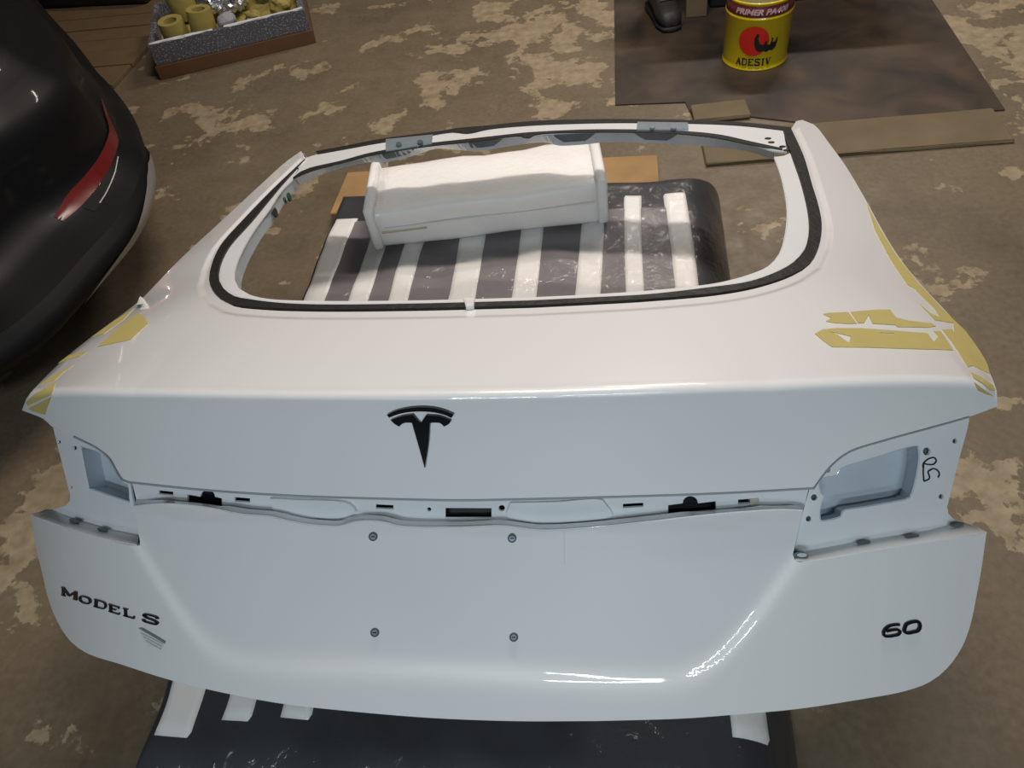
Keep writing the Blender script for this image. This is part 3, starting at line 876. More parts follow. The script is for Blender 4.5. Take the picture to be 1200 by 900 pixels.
# raised letters: strokes of a wide slab-serif alphabet, x to the right and y up in a unit box
def ring(cx, cy, rx, ry, n=24, p=2.5, a0=0, a1=360):
    out = []
    for t in np.radians(np.linspace(a0, a1, n)):
        c, s = math.cos(t), math.sin(t)
        out.append((cx + rx * math.copysign(abs(c) ** (2 / p), c), cy + ry * math.copysign(abs(s) ** (2 / p), s)))
    return out
ST = {
 'M': [([(.10, .06), (.10, .94)], .14), ([(.10, .92), (.5, .22)], .16), ([(.5, .22), (.90, .92)], .16), ([(.90, .06), (.90, .94)], .20), ([(0, .05), (.24, .05)], .11), ([(.74, .05), (1, .05)], .11), ([(0, .95), (.18, .95)], .10), ([(.84, .95), (1, .95)], .10)],
 'O': [(ring(.5, .5, .42, .42), .17)],
 'D': [([(.14, .04), (.14, .96)], .20), ([(0, .94), (.5, .94), (.80, .86), (.91, .5), (.80, .14), (.5, .06), (0, .06)], .14)],
 'E': [([(.16, .04), (.16, .96)], .20), ([(0, .06), (.95, .06)], .13), ([(0, .94), (.92, .94)], .13), ([(.16, .5), (.66, .5)], .13), ([(.92, .0), (.95, .26)], .10), ([(.90, .74), (.90, 1.)], .10)],
 'L': [([(.20, .04), (.20, .96)], .20), ([(0, .06), (.96, .06)], .13), ([(0, .95), (.42, .95)], .11), ([(.93, 0), (.95, .32)], .11)],
 'S': [([(.93, .74), (.86, .90), (.5, .95), (.14, .88), (.10, .72), (.24, .58), (.76, .44), (.91, .30), (.86, .10), (.5, .05), (.12, .10), (.06, .28)], .17)],
 'A': [([(.12, .04), (.52, .96)], .12), ([(.50, .96), (.86, .04)], .22), ([(.26, .32), (.74, .32)], .11), ([(0, .05), (.28, .05)], .11), ([(.66, .05), (1, .05)], .11)],
 'I': [([(.5, .04), (.5, .96)], .34), ([(.15, .05), (.85, .05)], .11), ([(.15, .95), (.85, .95)], .11)],
 'V': [([(.14, .96), (.48, .04)], .22), ([(.86, .96), (.50, .04)], .12), ([(0, .95), (.34, .95)], .11), ([(.70, .95), (1, .95)], .11)],
}
def letter_strokes(ch, bl, br, tl, bold=1.0):
    bl, br, tl = (np.array(q, float) for q in (bl, br, tl))
    ex, ey = br - bl, tl - bl
    L1, L2 = np.linalg.norm(ex), np.linalg.norm(ey)
    out = []
    for pts, w in ST[ch]:
        c = catmull(pts, .06) if len(pts) > 2 else np.array([pts[0], pts[0], pts[1]], float) * [[1], [0], [1]] + np.array([[0, 0], np.mean(pts, 0), [0, 0]])
        t = np.gradient(c, axis=0)
        t /= np.maximum(np.linalg.norm(t, axis=1, keepdims=True), 1e-9)
        nn = np.stack([-t[:, 1], t[:, 0]], 1)
        a, b = c + nn * w * bold / 2, c - nn * w * bold / 2
        out.append((bl + a[:, :1] * ex + a[:, 1:] * ey, bl + b[:, :1] * ex + b[:, 1:] * ey))
    return out
zl_ = lambda x, y: (60 + x / 8, 670 + y / 8)
for ch, bl, br, tl in (('M', (92, 222), (236, 272), (92, 141)), ('O', (254, 287), (368, 318), (254, 215)), ('D', (394, 329), (512, 364), (400, 256)),
                       ('E', (534, 376), (636, 408), (534, 302)), ('L', (672, 417), (776, 446), (668, 340)), ('S', (848, 468), (1000, 508), (850, 386))):
    V, F = ribbon_mesh(letter_strokes(ch, zl_(*bl), zl_(*br), zl_(*tl)), -0.0025, 0.003)
    mesh_obj('badge_letter', V, F, M['badge'], TG)
zs = lambda x, y: (1020 + x / 15, 715 + y / 15)
six = [zs(525, 258), zs(430, 262), zs(340, 285), zs(270, 340), zs(242, 400), zs(255, 455), zs(320, 465), zs(430, 450), zs(510, 425), zs(530, 380), zs(490, 350), zs(400, 352), zs(290, 375)]
zero = [zs(605, 350), zs(640, 260), zs(720, 218), zs(830, 205), zs(872, 235), zs(878, 310), zs(845, 365), zs(760, 390), zs(660, 405), zs(612, 385), zs(605, 345)]
for pts, w in ((six, 3.0), (zero, 3.6)):
    V, F = ribbon_mesh([stroke(pts, w, 0, 0, None, None, '')], -0.0025, 0.003)
    mesh_obj('badge_digit', V, F, M['badge'], TG)
# worn sticker under the badge
stk = patch('worn_sticker', quad(zl_(815, 535), zl_(1072, 665), zl_(1040, 722), zl_(900, 700), zl_(850, 610)), M['sticker'], TG, inset=-0.0004, thick=0.0005, spacing=0.006)
patch('sticker_heading', quad(zl_(815, 528), zl_(850, 522), zl_(1073, 650), zl_(1066, 676)), M['sticker_dark'], stk, inset=-0.0007, thick=0.0004, spacing=0.006)
for q_ in range(3):
    y0_ = 575 + 38 * q_
    patch('sticker_line', quad(zl_(838 + 25 * q_, y0_ - 10), zl_(1050 - 10 * q_, y0_ + 96 - 14 * q_), zl_(1047 - 10 * q_, y0_ + 108 - 14 * q_), zl_(842 + 25 * q_, y0_ + 4)), M['sticker_dark2'], stk, inset=-0.0007, thick=0.0003, spacing=0.006)
# scratch below the recess
V, F = ribbon_mesh([stroke([(660.5, 622), (661.5, 635), (661.5, 650), (661.5, 662)], 0.8, 0, 0, None, None, '')], -0.0002, 0.0002)
mesh_obj('hairline_crack', V, F, simple('grey_hairline', (0.62, 0.64, 0.65, 1), 0.5), TG)

# torn masking tape left on the shoulders
zr = lambda x, y: (940 + x / 5, 340 + y / 5)
zk = lambda x, y: (20 + x * 180 / 1012, 340 + y * 160 / 900)
def tp(z, pts, holes=()):
    patch('masking_tape', outline([[z(*pts[i]), z(*pts[(i + 1) % len(pts)])] for i in range(len(pts))], 5), M['tape'], TG,
          holes=[outline([[z(*h[i]), z(*h[(i + 1) % len(h)])] for i in range(len(h))], 5) for h in holes], inset=-0.0010, thick=0.0009, spacing=0.007)
tp(zr, [(125, 140), (150, 133), (270, 128), (322, 194), (260, 195), (190, 190), (140, 182), (172, 162)])
tp(zr, [(285, 127), (420, 115), (515, 113), (550, 158), (620, 178), (755, 193), (785, 210), (740, 217), (560, 214), (545, 203), (412, 194), (390, 143), (362, 190), (330, 192)])
tp(zr, [(76, 254), (120, 230), (200, 222), (340, 222), (560, 238), (735, 252), (772, 304), (800, 268), (770, 240), (812, 240), (886, 349), (600, 341), (400, 334), (175, 331), (120, 292)],
   [[(150, 238), (215, 252), (285, 270), (278, 305), (250, 292), (212, 262)], [(450, 246), (540, 252), (535, 259), (470, 254)]])
tp(zr, [(668, 0), (722, 2), (782, 65), (838, 125), (888, 172), (955, 235), (1000, 295), (1038, 350), (1070, 402), (1088, 440), (1100, 490), (1060, 470), (1000, 440), (972, 448), (930, 380), (880, 305), (822, 232), (880, 228), (895, 256), (888, 190), (840, 184), (776, 172), (690, 82), (760, 140), (808, 158), (780, 110)])
tp(lambda x, y: (x, y), [(1016, 239), (1032, 269), (1050.5, 299), (1076, 331.5), (1084, 340), (1078, 341), (1064, 334), (1044, 304), (1026, 270)])
tp(zr, [(992, 484), (1040, 502), (1118, 555), (1134, 588), (1105, 590), (1060, 545), (1005, 512)])
tp(zr, [(1012, 540), (1050, 570), (1122, 622), (1085, 612), (1034, 590)])
tp(zk, [(530, 372), (600, 305), (720, 205), (795, 152), (845, 182), (862, 218), (800, 272), (745, 325), (650, 346)])
tp(zk, [(772, 118), (640, 200), (490, 310), (570, 285), (700, 192)])
tp(zk, [(268, 482), (340, 428), (465, 402), (410, 435), (330, 458)])
tp(zk, [(150, 622), (245, 556), (372, 490), (310, 532), (245, 592)])
tp(zk, [(56, 742), (110, 688), (255, 600), (225, 690), (70, 762)])
tp(zk, [(72, 780), (220, 705), (182, 822), (100, 800)])
patch('tape_scrap', outline([[zk(790, 95), zk(812, 40), zk(838, 60), zk(850, 80), zk(790, 95)]], 3), M['foam'], TG, inset=-0.006, thick=0.0006, spacing=0.012)

# ------------------------------------------------------------------ wrapped package under the tailgate
PX0, PX1, PY0, PY1, PZ = -0.885, 0.262, 0.20, 1.955, 0.20
PK = thing('wrapped_package', ((PX0 + PX1) / 2, (PY0 + PY1) / 2, 0), 'large film wrapped package with white and dark stripes under the tailgate', 'package')
def pk_top(x, y):
    """height of the package skin: soft crown, rounded shoulders"""
    def edge(d, r): 
        d = np.clip(d / r, 0, 1)
        return np.sqrt(np.maximum(1 - (1 - d) ** 2, 0))
    e = np.minimum(np.minimum(edge(x - PX0, .05), edge(PX1 - x, .13)), np.minimum(edge(y - PY0, .16), edge(PY1 - y, .11)))
    w = 0.0022 * np.sin(x * 31 + y * 9) + 0.0018 * np.sin(y * 23 - x * 17) + 0.0012 * np.sin(y * 51 + x * 40)
    return 0.004 + (PZ - 0.004) * e + w * e
nx, ny = 150, 200
def skew(x, y):
    return x + 0.045 * np.clip((0.9 - y) / .5, 0, 1) * np.clip((-.3 - x) / .5, 0, 1)
gx = PX0 + (PX1 - PX0) * (0.5 - 0.5 * np.cos(np.pi * np.linspace(0, 1, nx)))
gy = PY0 + (PY1 - PY0) * (0.5 - 0.5 * np.cos(np.pi * np.linspace(0, 1, ny)))
GX, GY = np.meshgrid(gx, gy)
GZ = pk_top(GX, GY)
V = np.stack([skew(GX, GY).ravel(), GY.ravel(), GZ.ravel()], 1)
F = [(j * nx + i, j * nx + i + 1, (j + 1) * nx + i + 1, (j + 1) * nx + i) for j in range(ny - 1) for i in range(nx - 1)]
nb = len(V)
V = np.vstack([V, [[PX0 + .045, PY0, 0], [PX1, PY0, 0], [PX1, PY1, 0], [PX0, PY1, 0]]])
F.append((nb + 3, nb + 2, nb + 1, nb))
mesh_obj('wrapped_body', V, F, M['wrap_end'], PK, smooth=True)
def pk_strip(name, x0, x1, y0, y1, mat, dz, slant=0.0, n=10):
    m = 110
    s, t = np.meshgrid(np.linspace(0, 1, n), np.linspace(0, 1, m))
    y = y0 + (y1 - y0) * t
    wob = 0.003 * np.sin(y * 7 + x0 * 30)
    x = x0 + (x1 - x0) * s + wob + slant * (1 - t)
    z = pk_top(x, y) + dz * np.where((s == 0) | (s == 1) | (t == 0) | (t == 1), -0.4, 1)
    V = np.stack([skew(x, y).ravel(), y.ravel(), z.ravel()], 1)
    F = [(j * n + i, j * n + i + 1, (j + 1) * n + i + 1, (j + 1) * n + i) for j in range(m - 1) for i in range(n - 1)]
    mesh_obj(name, V, F, mat, PK, smooth=True)
pk_strip('dark_sheet', PX0 + .045, PX1 - .115, 0.50, 1.745, M['wrap_dark'], 0.003, n=110)
for x0, x1, y0, y1 in ((-.84, -.77, .34, 1.76), (-.72, -.66, .37, 1.75), (-.61, -.55, .38, 1.76), (-.46, -.38, .46, 1.77), (-.30, -.23, .46, 1.78),
                       (-.14, -.07, .46, 1.79), (-.02, .03, .46, 1.805), (.08, .143, .39, 1.80)):
    pk_strip('foam_strip', x0, x1, y0, y1, M['wrap_white'], 0.0065, slant=0.062 if x0 > 0.05 else 0.0)

# ------------------------------------------------------------------ foam bundle resting on the package under the window header
def foam_bundle(name, c, size, rz, label, parts=True):
    t = thing(name, c, label, 'foam block', rz)
    lx, ly, lz = size
    bm = bmesh.new()
    bm_box(bm, (-lx / 2, -ly / 2, 0), (lx / 2, ly / 2, lz), 0.018, 3)
    bmesh.ops.subdivide_edges(bm, edges=[e for e in bm.edges if e.calc_length() > 0.05], cuts=9, use_grid_fill=True)
    for v in bm.verts:
        k = 1 if v.co.z > lz * .6 else .25
        w = .003 * math.sin(v.co.x * 23 + v.co.y * 31) + .002 * math.sin(v.co.x * 47 - v.co.y * 12)
        v.co.z += w * k * (v.co.z / lz)
        v.co.y += 0.003 * math.sin(v.co.x * 19 + v.co.z * 40)
    bm_obj('foam_body', bm, M['foam_film'], t, True)
    if parts:
        for s in (-1, 1):
            bm = bmesh.new()
            bm_box(bm, (s * lx / 2 - .014, -ly / 2 - .006, 0.0), (s * lx / 2 + .014, ly / 2 + .004, lz + .014), 0.010, 3)
            bm_obj('foam_end_sheet', bm, M['foam'], t, True)
        bm = bmesh.new()
        bm_box(bm, (-lx / 2 + .02, -ly / 2 - .0045, lz * .44), (-lx / 2 + .14, -ly / 2 + .004, lz * .44 + .007), 0.002, 1)
        bm_obj('foam_slit', bm, M['foamcut'], t)
        bm = bmesh.new()
        bm_box(bm, (-lx / 2 + .03, -ly / 2 - .005, lz * .58), (lx / 2 - .02, -ly / 2 + .004, lz * .58 + .002), 0.0006, 1)
        bm_obj('foam_seam', bm, M['foam'], t)
        # loose clear film at the left end
        V, F = [], []
        n = 9
        for i in range(n):
            for j in range(n):
                a, b = i / (n - 1), j / (n - 1)
                V.append((-lx / 2 + .006 + .035 * a, -ly / 2 + .01 + (ly - .03) * b, lz + .013 + .010 * math.sin(a * 11 + b * 7) * math.sin(b * 9 + 1) + .006))
        F = [(i * n + j, (i + 1) * n + j, (i + 1) * n + j + 1, i * n + j + 1) for i in range(n - 1) for j in range(n - 1)]
        mesh_obj('loose_film', V, F, M['film'], t, smooth=False, local=True)
    return t
m, tr, p = new_mat('clear_packing_film')
p.inputs['Base Color'].default_value = (0.95, 0.95, 0.95, 1)
p.inputs['Roughness'].default_value = 0.08
p.inputs['Transmission Weight'].default_value = 0.0
p.inputs['Alpha'].default_value = 0.2
nz = tr.nodes.new('ShaderNodeTexNoise')
nz.inputs['Scale'].default_value = 30
bp = tr.nodes.new('ShaderNodeBump')
bp.inputs['Strength'].default_value = 0.8
tr.links.new(nz.outputs['Fac'], bp.inputs['Height'])
tr.links.new(bp.outputs['Normal'], p.inputs['Normal'])
M['film'] = m
foam_bundle('foam_bundle', (-0.385, 1.738, 0.213), (0.60, 0.225, 0.118), 0.125, 'white film wrapped foam bundle lying on the striped package inside the window opening')
foam_bundle('foam_support', (-0.30, 0.66, 0.216), (0.50, 0.15, 0.36), 0.0, 'upright white foam block on the striped package behind the lower tailgate face', False)

# ------------------------------------------------------------------ timber behind the package
def timber(name, lo, hi, mat, label, cat, rz=0.0, bevel=0.004):
    c = np.array([(lo[0] + hi[0]) / 2, (lo[1] + hi[1]) / 2, lo[2]])
    bm = bmesh.new()
    bm_box(bm, tuple(np.array(lo) - c), tuple(np.array(hi) - c), bevel, 2)
    bmesh.ops.subdivide_edges(bm, edges=[e for e in bm.edges if e.calc_length() > 0.3], cuts=5)
    for v in bm.verts:
        v.co += Vector((random.uniform(-.0015, .0015), random.uniform(-.003, .003), random.uniform(-.0008, .0008) if v.co.z > .01 else 0))
    o = bm_obj(name, bm, mat)
    o.location = c
    o.rotation_euler.z = rz
    ORG[o.name] = c
    return tag(o, label, cat)
timber('timber_beam', (-0.97, 2.0, 0), (0.085, 2.235, 0.05), M['wood'], 'orange brown raw timber board lying behind the striped package', 'timber')
timber('floor_board', (0.235, 2.245, 0), (1.165, 2.435, 0.014), M['wood_pale'], 'long pale brown board on the floor in front of the steel sheet', 'board', 0.045)
timber('wood_offcut', (0.215, 2.495, 0.006), (0.405, 2.60, 0.018), M['wood_pale'], 'short pale wood offcut at the edge of the steel sheet', 'board', 0.07)

# steel sheet with its cut-out front corner
xy = [(-.055, 2.655), (.195, 2.64), (.215, 2.535), (.40, 2.515), (.62, 2.435), (1.20, 2.455), (1.175, 4.3), (-.075, 4.3)]
n = len(xy)
V = [(x, y, 0.0) for x, y in xy] + [(x, y, 0.005) for x, y in xy]
F = [tuple(range(n))[::-1], tuple(range(n, 2 * n))] + [(i, (i + 1) % n, n + (i + 1) % n, n + i) for i in range(n)]
sh = mesh_obj('steel_sheet', V, F, M['sheet'])
tag(sh, 'large dark rusty steel sheet lying flat on the floor under the yellow tin', 'metal sheet')

# ------------------------------------------------------------------ yellow tin
TR, TH = 0.118, 0.245
tin_c = np.array([0.468, 2.945, 0.005])
TIN = thing('paint_tin', tuple(tin_c), 'yellow paint tin with a maroon band and a red sun logo', 'paint tin')
def lathe(prof, n=56):
    V, F = [], []
    for r, z in prof:
        for i in range(n):
            a = 2 * math.pi * i / n
            V.append((r * math.cos(a), r * math.sin(a), z))
    for j in range(len(prof) - 1):
        for i in range(n):
            F.append((j * n + i, j * n + (i + 1) % n, (j + 1) * n + (i + 1) % n, (j + 1) * n + i))
    return V, F
V, F = lathe([(.001, .003), (TR - .004, .003), (TR - .001, 0), (TR + .001, .002), (TR + .001, .005), (TR - .002, .008), (TR - .0005, .02), (TR - .0005, .182), (TR + .0025, .186), (TR + .0025, .190), (TR - .0005, .193),
              (TR - .0005, .236), (TR + .003, .239), (TR + .003, .244), (TR, .246), (TR - .004, .244), (TR - .006, .236), (TR - .006, .16)])
mesh_obj('tin_body', V, F, M['yellow'], TIN, smooth=True, local=True)
V, F = lathe([(TR + .0002, .195), (TR + .0006, .1955), (TR + .0006, .2335), (TR + .0002, .234)])
mesh_obj('tin_band', V, F, M['maroon'], TIN, smooth=True, local=True)
V, F = lathe([(.001, .20), (TR - .008, .20), (TR - .0065, .201)])
mesh_obj('tin_contents', V, F, M['tin_inside'], TIN, smooth=True, local=True)
FA = -math.pi / 2 - 0.14   # direction the print faces
def on_tin(x, y, r=TR + .0012):
    a = FA + x / TR
    return (r * math.cos(a), r * math.sin(a), y)
def tin_patch(name, pts, mat, r=TR + .0012, parent=TIN):
    """flat print: outline (metres along the wall, height) bent round the tin"""
    P = np.array(pts)
    lo, hi = P.min(0), P.max(0)
    G = np.array([(x, y) for x in np.arange(lo[0], hi[0], .006) for y in np.arange(lo[1], hi[1], .006)])
    G = G[pip(G, P)]
    E_ = [(i, (i + 1) % len(P)) for i in range(len(P))]
    rv, re, rf, *_ = geometry.delaunay_2d_cdt([Vector(q) for q in P.tolist() + G.tolist()], E_, [], 0, 1e-7)
    Q = np.array([[v.x, v.y] for v in rv])
    T = [f for f in rf if pip(Q[list(f)].mean(0)[None], P)[0]]
    return mesh_obj(name, [on_tin(q[0], q[1], r) for q in Q], T, mat, parent, local=True)
tin_patch('logo_disc', [(-.010 + .054 * math.cos(t), .112 + .054 * math.sin(t)) for t in np.linspace(0, 2 * math.pi, 40, endpoint=False)], M['tin_red'])
# dark wave beside the disc
wz = lambda x, y: ((x - 592) * .00047 - .010, .112 - (y - 350) * .00048)
wave = [wz(*q) for q in [(612, 292), (630, 296), (625, 330), (640, 368), (665, 378), (682, 352), (694, 350), (692, 378), (715, 382), (728, 350), (722, 330), (740, 338), (736, 368), (760, 365), (768, 340), (776, 335),
                        (776, 372), (765, 412), (738, 432), (720, 425), (690, 436), (668, 424), (640, 432), (612, 410), (598, 370), (596, 325)]]
tin_patch('logo_wave', wave, M['tin_black'], TR + .0018)
def tin_text(word, x0, y0, w, h, gap, mat, bold=1.0):
    x = x0
    for ch in word:
        cw = w * (.62 if ch == 'I' else 1)
        V, F = [], []
        for L_, R_ in letter_strokes(ch, (x, y0), (x + cw, y0), (x, y0 + h), bold):
            k = len(V)
            V += [on_tin(*q) for q in L_] + [on_tin(*q) for q in R_]
            nn = len(L_)
            F += [(k + i, k + i + 1, k + nn + i + 1, k + nn + i) for i in range(nn - 1)]
        mesh_obj('tin_letter', V, F, mat, TIN, local=True)
        x += cw + gap
tin_text('ADESIV', -.068, .022, .0195, .026, .0035, M['tin_black'], 1.3)
fc = bpy.data.curves.new('band_text', 'FONT')
fc.body = 'PRIMER PA400'
fc.size = 0.0265
fc.shear = 0.25
fc.offset = 0.0012
to = bpy.data.objects.new('band_text', fc)
COL.objects.link(to)
dg = bpy.context.evaluated_depsgraph_get()
me = bpy.data.meshes.new_from_object(to.evaluated_get(dg))
bpy.data.objects.remove(to)
bm = bmesh.new()
bm.from_mesh(me)
bmesh.ops.triangulate(bm, faces=bm.faces[:])
w = max(v.co.x for v in bm.verts)
for v in bm.verts:
    v.co = Vector(on_tin((v.co.x / w) * .195 - .088, .2055 + v.co.y, TR + .0018))
bpy.data.meshes.remove(me)
bm_obj('band_lettering', bm, M['tin_pale'], TIN)

# ------------------------------------------------------------------ boot
BT = thing('work_boot', (0.165, 3.235, 0.005), 'dark laced work boot standing on the steel sheet near the yellow tin', 'boot', 0.25)
def boot_loft(secs, n=20, cap=True):
    V, F = [], []
    for (y, hw, z0, z1) in secs:
        for i in range(n):
            a = 2 * math.pi * i / n
            c, s = math.cos(a), math.sin(a)
            V.append((hw * math.copysign(abs(c) ** .8, c), y, (z0 + z1) / 2 + (z1 - z0) / 2 * math.copysign(abs(s) ** .8, s)))
    for j in range(len(secs) - 1):
        for i in range(n):
            F.append((j * n + i, (j + 1) * n + i, (j + 1) * n + (i + 1) % n, j * n + (i + 1) % n))
    F.append(tuple(range(n)))
    F.append(tuple(range((len(secs) - 1) * n, len(secs) * n))[::-1])
    return V, F
V, F = boot_loft([(-.03, .018, .018, .040), (-.022, .036, .016, .062), (0, .047, .015, .076), (.03, .051, .015, .083), (.07, .049, .015, .095), (.11, .046, .015, .120), (.15, .044, .015, .165), (.19, .043, .015, .185), (.235, .040, .015, .185), (.262, .024, .02, .18)])
mesh_obj('boot_upper', V, F, M['boot'], BT, smooth=True, local=True)
V, F = boot_loft([(-.036, .016, 0, .02), (-.026, .040, 0, .022), (.03, .055, 0, .022), (.10, .047, .0, .022), (.2, .047, 0, .024), (.26, .036, 0, .024), (.27, .02, 0, .024)])
mesh_obj('boot_sole', V, F, M['black_matte'], BT, smooth=True, local=True)
for k in range(5):
    y = .055 + .022 * k
    z = .093 + .011 * k + .002 * k * k
    bm = bmesh.new()
    bm_box(bm, (-.028, y, z), (.028, y + .007, z + .006), .002, 1)
    o = bm_obj('boot_lace', bm, M['lace'], BT)
V, F = lathe([(.062, .165), (.066, .17), (.068, .30), (.072, .46)], 24)
mesh_obj('trouser_leg', [(x, y + .19, z) for x, y, z in V], F, M['black_matte'], BT, smooth=True, local=True)

# ------------------------------------------------------------------ low bench behind the tin
BN = thing('work_bench', (0.61, 3.5, 0.005), 'low black bench with pale wooden legs behind the yellow tin', 'bench')
for (x0, x1, y) in ((.232, .318, 3.325), (.925, 1.005, 3.40)):
    box_obj('bench_leg', (x0 - .61, y - 3.5, 0), (x1 - .61, y - 3.5 + .09, .55), M['wood_pale'], BN, .004)
box_obj('bench_panel', (.335 - .61, -.10, .0), (.915 - .61, .32, .50), M['black_matte'], BN, .01)
box_obj('bench_top', (.20 - .61, -.20, .55), (1.04 - .61, .40, .59), M['wood_dirty'], BN, .006)

# ------------------------------------------------------------------ crate of scraps, top left
CR = thing('scrap_crate', (-1.76, 3.285, 0), 'speckled grey board crate on a brown base full of masking scraps', 'crate', 0.362)
LX, LY = 0.70, 0.52
box_obj('crate_base', (-LX / 2 - .008, -.008, 0), (LX / 2 + .008, LY + .008, .060), simple('brown_crate_base', srgb(92, 62, 36), 0.7, var=0.2, scale=12), CR, .003)
for nm, lo, hi in (('crate_front', (-LX / 2, 0, .060), (LX / 2, .028, .150)), ('crate_back', (-LX / 2, LY - .028, .060), (LX / 2, LY, .150)),
                   ('crate_side', (-LX / 2, .028, .060), (-LX / 2 + .028, LY - .028, .150)), ('crate_side', (LX / 2 - .028, .028, .060), (LX / 2, LY - .028, .150))):
    box_obj(nm, lo, hi, M['speckle'], CR, .003)
V, F = [], []
nn_ = 26
for jj in range(nn_):
    for ii in range(nn_):
        x, y_ = -LX / 2 + .029 + (LX - .058) * ii / (nn_ - 1), .029 + (LY - .058) * jj / (nn_ - 1)
        V.append((x, y_, .092 + .012 * math.sin(x * 37 + y_ * 21) * math.sin(y_ * 33 - x * 9) + random.uniform(-.006, .006)))
F = [(j_ * nn_ + i_, j_ * nn_ + i_ + 1, (j_ + 1) * nn_ + i_ + 1, (j_ + 1) * nn_ + i_) for j_ in range(nn_ - 1) for i_ in range(nn_ - 1)]
mesh_obj('scrap_bed', V, F, M['paper'], CR, local=True)
for x0, x1 in ((-LX / 2 + .01, -.06), (-.01, LX / 2 - .005)):
    bm = bmesh.new()
    bm_box(bm, (x0, -.001, .150), (x1, .014, .157), .002, 1)
    bmesh.ops.subdivide_edges(bm, edges=[e for e in bm.edges if e.calc_length() > .1], cuts=12)
    for v in bm.verts: v.co += Vector((0, random.uniform(-.002, .003), random.uniform(-.002, .002)))
    bm_obj('torn_edge', bm, simple('torn_white_edge', (.62, .62, .64, 1), .8), CR)
cr_m = Matrix.Translation((-1.76, 3.285, 0)) @ Matrix.Rotation(0.362, 4, 'Z')
def wad(name, loc, size, mat, label, cat, group=None, seed=0, amp=.25, sub=3, freq=3.0):
    r = random.Random(seed)
    bm = bmesh.new()
    bmesh.ops.create_icosphere(bm, subdivisions=sub, radius=1)
    ph = [[r.uniform(-freq, freq) for _ in range(4)] for _ in range(7)]
    for v in bm.verts:
        d = sum(abs(math.sin(a[0] * v.co.x + a[1] * v.co.y + a[2] * v.co.z + a[3])) for a in ph) / 7 - .6
        v.co *= 1 + amp * d * 2
        v.co = Vector((v.co.x * size[0], v.co.y * size[1], v.co.z * size[2]))
    zmin = min(v.co.z for v in bm.verts)
    for v in bm.verts: v.co.z -= zmin
    o = bm_obj(name, bm, mat)
    o.location = cr_m @ Vector(loc)
    o.rotation_euler.z = r.uniform(0, 6)
    return tag(o, label, cat, group)
def roll(loc, r, h, label, tilt):
    V, F = lathe([(r * .55, 0), (r, 0), (r * 1.02, h * .5), (r * .97, h), (r * .52, h * .98), (r * .55, 0)], 28)
    o = mesh_obj('masking_roll', V, F, M['paper'])
    o.location = cr_m @ Vector(loc)
    o.rotation_euler = tilt
    return tag(o, label, 'tape roll')
roll((-.235, .115, .112), .056, .085, 'olive masking paper roll at the left front corner of the scrap crate', (.08, .05, 0))
roll((-.112, .125, .116), .056, .095, 'olive masking paper roll beside the grey rag in the scrap crate', (-.05, .10, 0))
roll((-.19, .335, .120), .060, .13, 'olive masking paper roll at the back of the scrap crate', (.05, -.06, 0))
wad('rag', (.0, .105, .104), (.045, .04, .035), M['lead'], 'crumpled blue grey rag in the middle of the scrap crate', 'rag', seed=3)
wad('foil_wad', (.02, .285, .104), (.095, .075, .060), M['foil'], 'shiny crumpled foil wad in the scrap crate', 'foil', seed=5, amp=.5, sub=4, freq=9)
wad('paper_wad', (.25, .115, .104), (.055, .05, .045), M['paper'], 'crumpled masking paper wad at the right end of the scrap crate', 'paper', seed=8, amp=.4)
wad('paper_wad', (.12, .085, .104), (.045, .030, .030), M['paper'], 'low masking paper wad against the crate front below the foil', 'paper', seed=11, amp=.4)
wad('paper_wad', (.23, .36, .104), (.07, .07, .07), M['paper'], 'tall masking paper wad at the back right of the scrap crate', 'paper', seed=15, amp=.4)

# ------------------------------------------------------------------ loose planks on the floor, top left
PLK = thing('plank_platform', (-3.0, 3.7, 0), 'flat platform of dirty brown planks beside the scrap crate', 'platform')
y = 3.10
for k, w in enumerate((.20, .17, .135, .135, .15, .17, .19, .19)):
    box_obj('plank', (-3.75 + 3.0, y - 3.7 + .003, 0), (-2.30 + .004 * math.sin(k * 2.3) + 3.0, y + w - 3.7 - .003, .020 + .002 * math.sin(k * 1.7)), M['wood_dirty'], PLK, .003)
    y += w
# black low tray beyond the planks
bm = bmesh.new()
bm_box(bm, (-.55, -.16, 0), (.55, .16, .10), .02, 3)
tr_ = bm_obj('black_tray', bm, M['black_matte'])
top = bmesh.new()
tr_.location = (-3.05, 4.22, .022)
tr_.rotation_euler.z = -.12
tag(tr_, 'long black plastic tray lying on the brown planks', 'tray')

# ------------------------------------------------------------------ black car, left edge
CAR = thing('parked_car', (-2.2, 1.8, 0), 'black parked car bumper corner with a red reflector and silver lower trim', 'car')
plan = catmull([(-3.4, .72), (-2.6, .74), (-2.0, .82), (-1.6, .98), (-1.42, 1.2), (-1.37, 1.45), (-1.355, 1.62), (-1.385, 1.80), (-1.44, 1.93), (-1.52, 2.05), (-1.63, 2.22), (-1.79, 2.42), (-1.93, 2.57), (-2.15, 2.83), (-2.45, 3.16), (-2.75, 3.5), (-3.3, 4.1)], .05)
plan = resamp(plan, 150)
tg = np.gradient(plan, axis=0)
tg /= np.linalg.norm(tg, axis=1, keepdims=True)
inn = np.stack([-tg[:, 1], tg[:, 0]], 1)
LZ = np.array([.10, .13, .17, .21, .27, .30, .34, .39, .44, .50, .56, .61, .65, .70, .78, .88, 1.0, 1.12, 1.24, 1.33, 1.39])
LI = np.array([.26, .22, .16, .09, .012, .0, .035, .15, .19, .20, .21, .23, .27, .32, .36, .42, .50, .62, .80, 1.05, 1.4])
LIN = lambda z: np.interp(z, LZ, LI)
CTR = np.array([-3.1, 2.1])
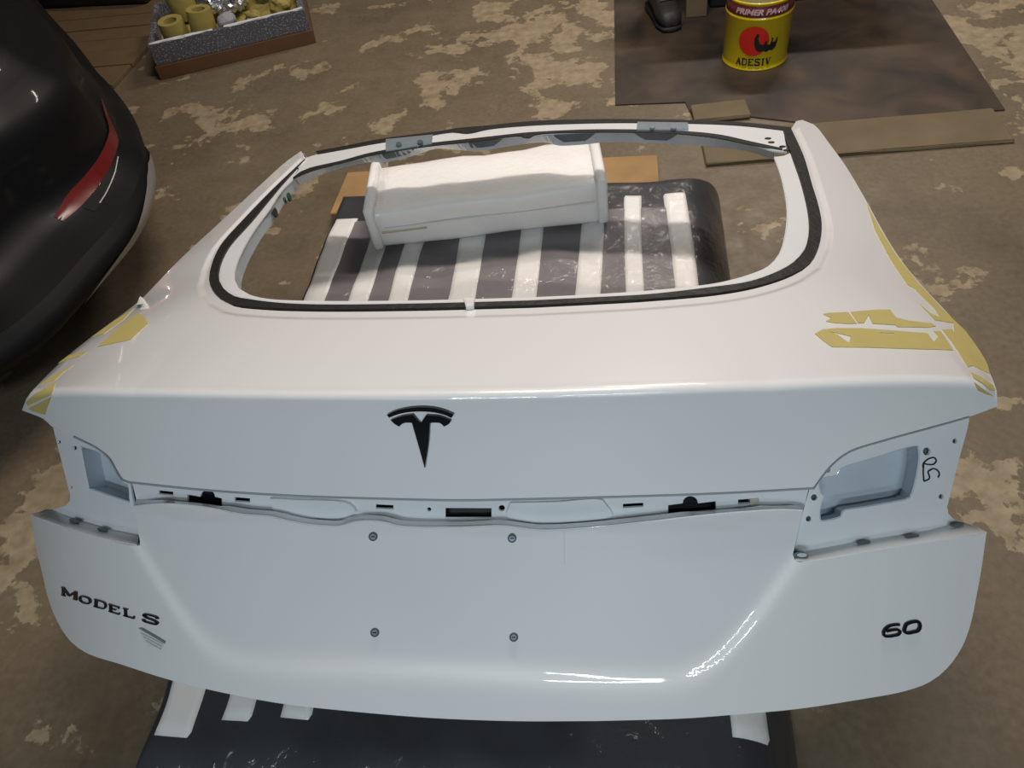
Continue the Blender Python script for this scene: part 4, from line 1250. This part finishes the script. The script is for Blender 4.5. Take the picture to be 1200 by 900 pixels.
def car_pt(i, z, out=0.0):
    if z > .651:
        b = np.array(car_pt(i, .65)[:2])
        t = np.interp(z, [.65, .70, .78, .88, 1.0, 1.12, 1.24, 1.33, 1.39], [0, .035, .06, .10, .17, .27, .42, .60, .82])
        p = b + (CTR - b) * t
        return (p[0], p[1], z)
    k = LIN(z)
    if z > .30:
        k -= (1 - np.interp(plan[i][1], [1.5, 1.95], [1, .35])) * min(k, .2)
    p = plan[i] + inn[i] * (k - out)
    return (p[0], p[1], z)
def car_band(name, zs, i0, i1, mat, parent, out=0.0, zfun=None):
    V, F = [], []
    idx = list(range(i0, i1 + 1))
    for k, z in enumerate(zs):
        for i in idx:
            zz = z if zfun is None else zfun(i, k)
            V.append(car_pt(i, zz, out))
    n = len(idx)
    F = [(a * n + b, a * n + b + 1, (a + 1) * n + b + 1, (a + 1) * n + b) for a in range(len(zs) - 1) for b in range(n - 1)]
    return mesh_obj(name, V, F, mat, parent, smooth=True)
zz = np.r_[np.linspace(.10, .34, 12)]
car_band('car_bumper_lower', zz, 0, 149, M['car_grey'], CAR)
car_band('car_bumper', np.linspace(.34, .66, 18), 0, 149, M['car'], CAR)
car_band('car_body', np.linspace(.66, 1.39, 26), 0, 149, M['car'], CAR)
P = [tuple(car_pt(i, 1.39)) for i in range(150)]
c = np.mean(P, 0)
mesh_obj('car_roof', P + [(-3.1, 2.1, 1.40)], [(i, i + 1, 150) for i in range(149)], M['car'], CAR, smooth=True)
ia = int(np.argmin(np.abs(plan[:, 1] - 1.36) + 5 * (plan[:, 0] < -1.8)))
ib = int(np.argmin(np.linalg.norm(plan - [-1.56, 2.11], axis=1)))
def silver_z(i, k):
    s = (i - ia) / (ib - ia)
    h = .058 * min(1, s * 1.6) * min(1, (1 - s) * 3 + .15)
    return .268 + h * k / 4
car_band('silver_trim', range(5), ia, ib, M['silver'], CAR, .006, silver_z)
ra = int(np.argmin(np.linalg.norm(plan - [-1.36, 1.52], axis=1)))
rb = int(np.argmin(np.linalg.norm(plan - [-1.60, 2.18], axis=1)))
def red_z(i, k):
    s = (i - ra) / (rb - ra)
    h = .034 * min(1, s * 4 + .45) * min(1, (1 - s) * 2.5 + .1)
    return .385 + .040 * s * s + h * k / 3
RED = car_band('reflector', range(4), ra, rb, M['red'], CAR, .005, red_z)
rc = int(np.argmin(np.linalg.norm(plan - [-1.47, 1.98], axis=1)))
def slot_z(i, k):
    s = (i - ra) / (rc - ra)
    h = .020 * min(1, s * 5 + .1) * min(1, (1 - s) * 4 + .1)
    return .366 + .034 * s * s + h * k / 2 * .9
car_band('lamp_slot', range(3), ra + 2, rc, M['grey_slot'], CAR, .003, slot_z)
def chrome_z(i, k):
    s = (i - ra) / (rc - ra)
    return .368 + .034 * s * s + .0016 * k
car_band('chrome_line', range(2), ra + 3, rc - 3, M['silver'], CAR, .005, chrome_z)
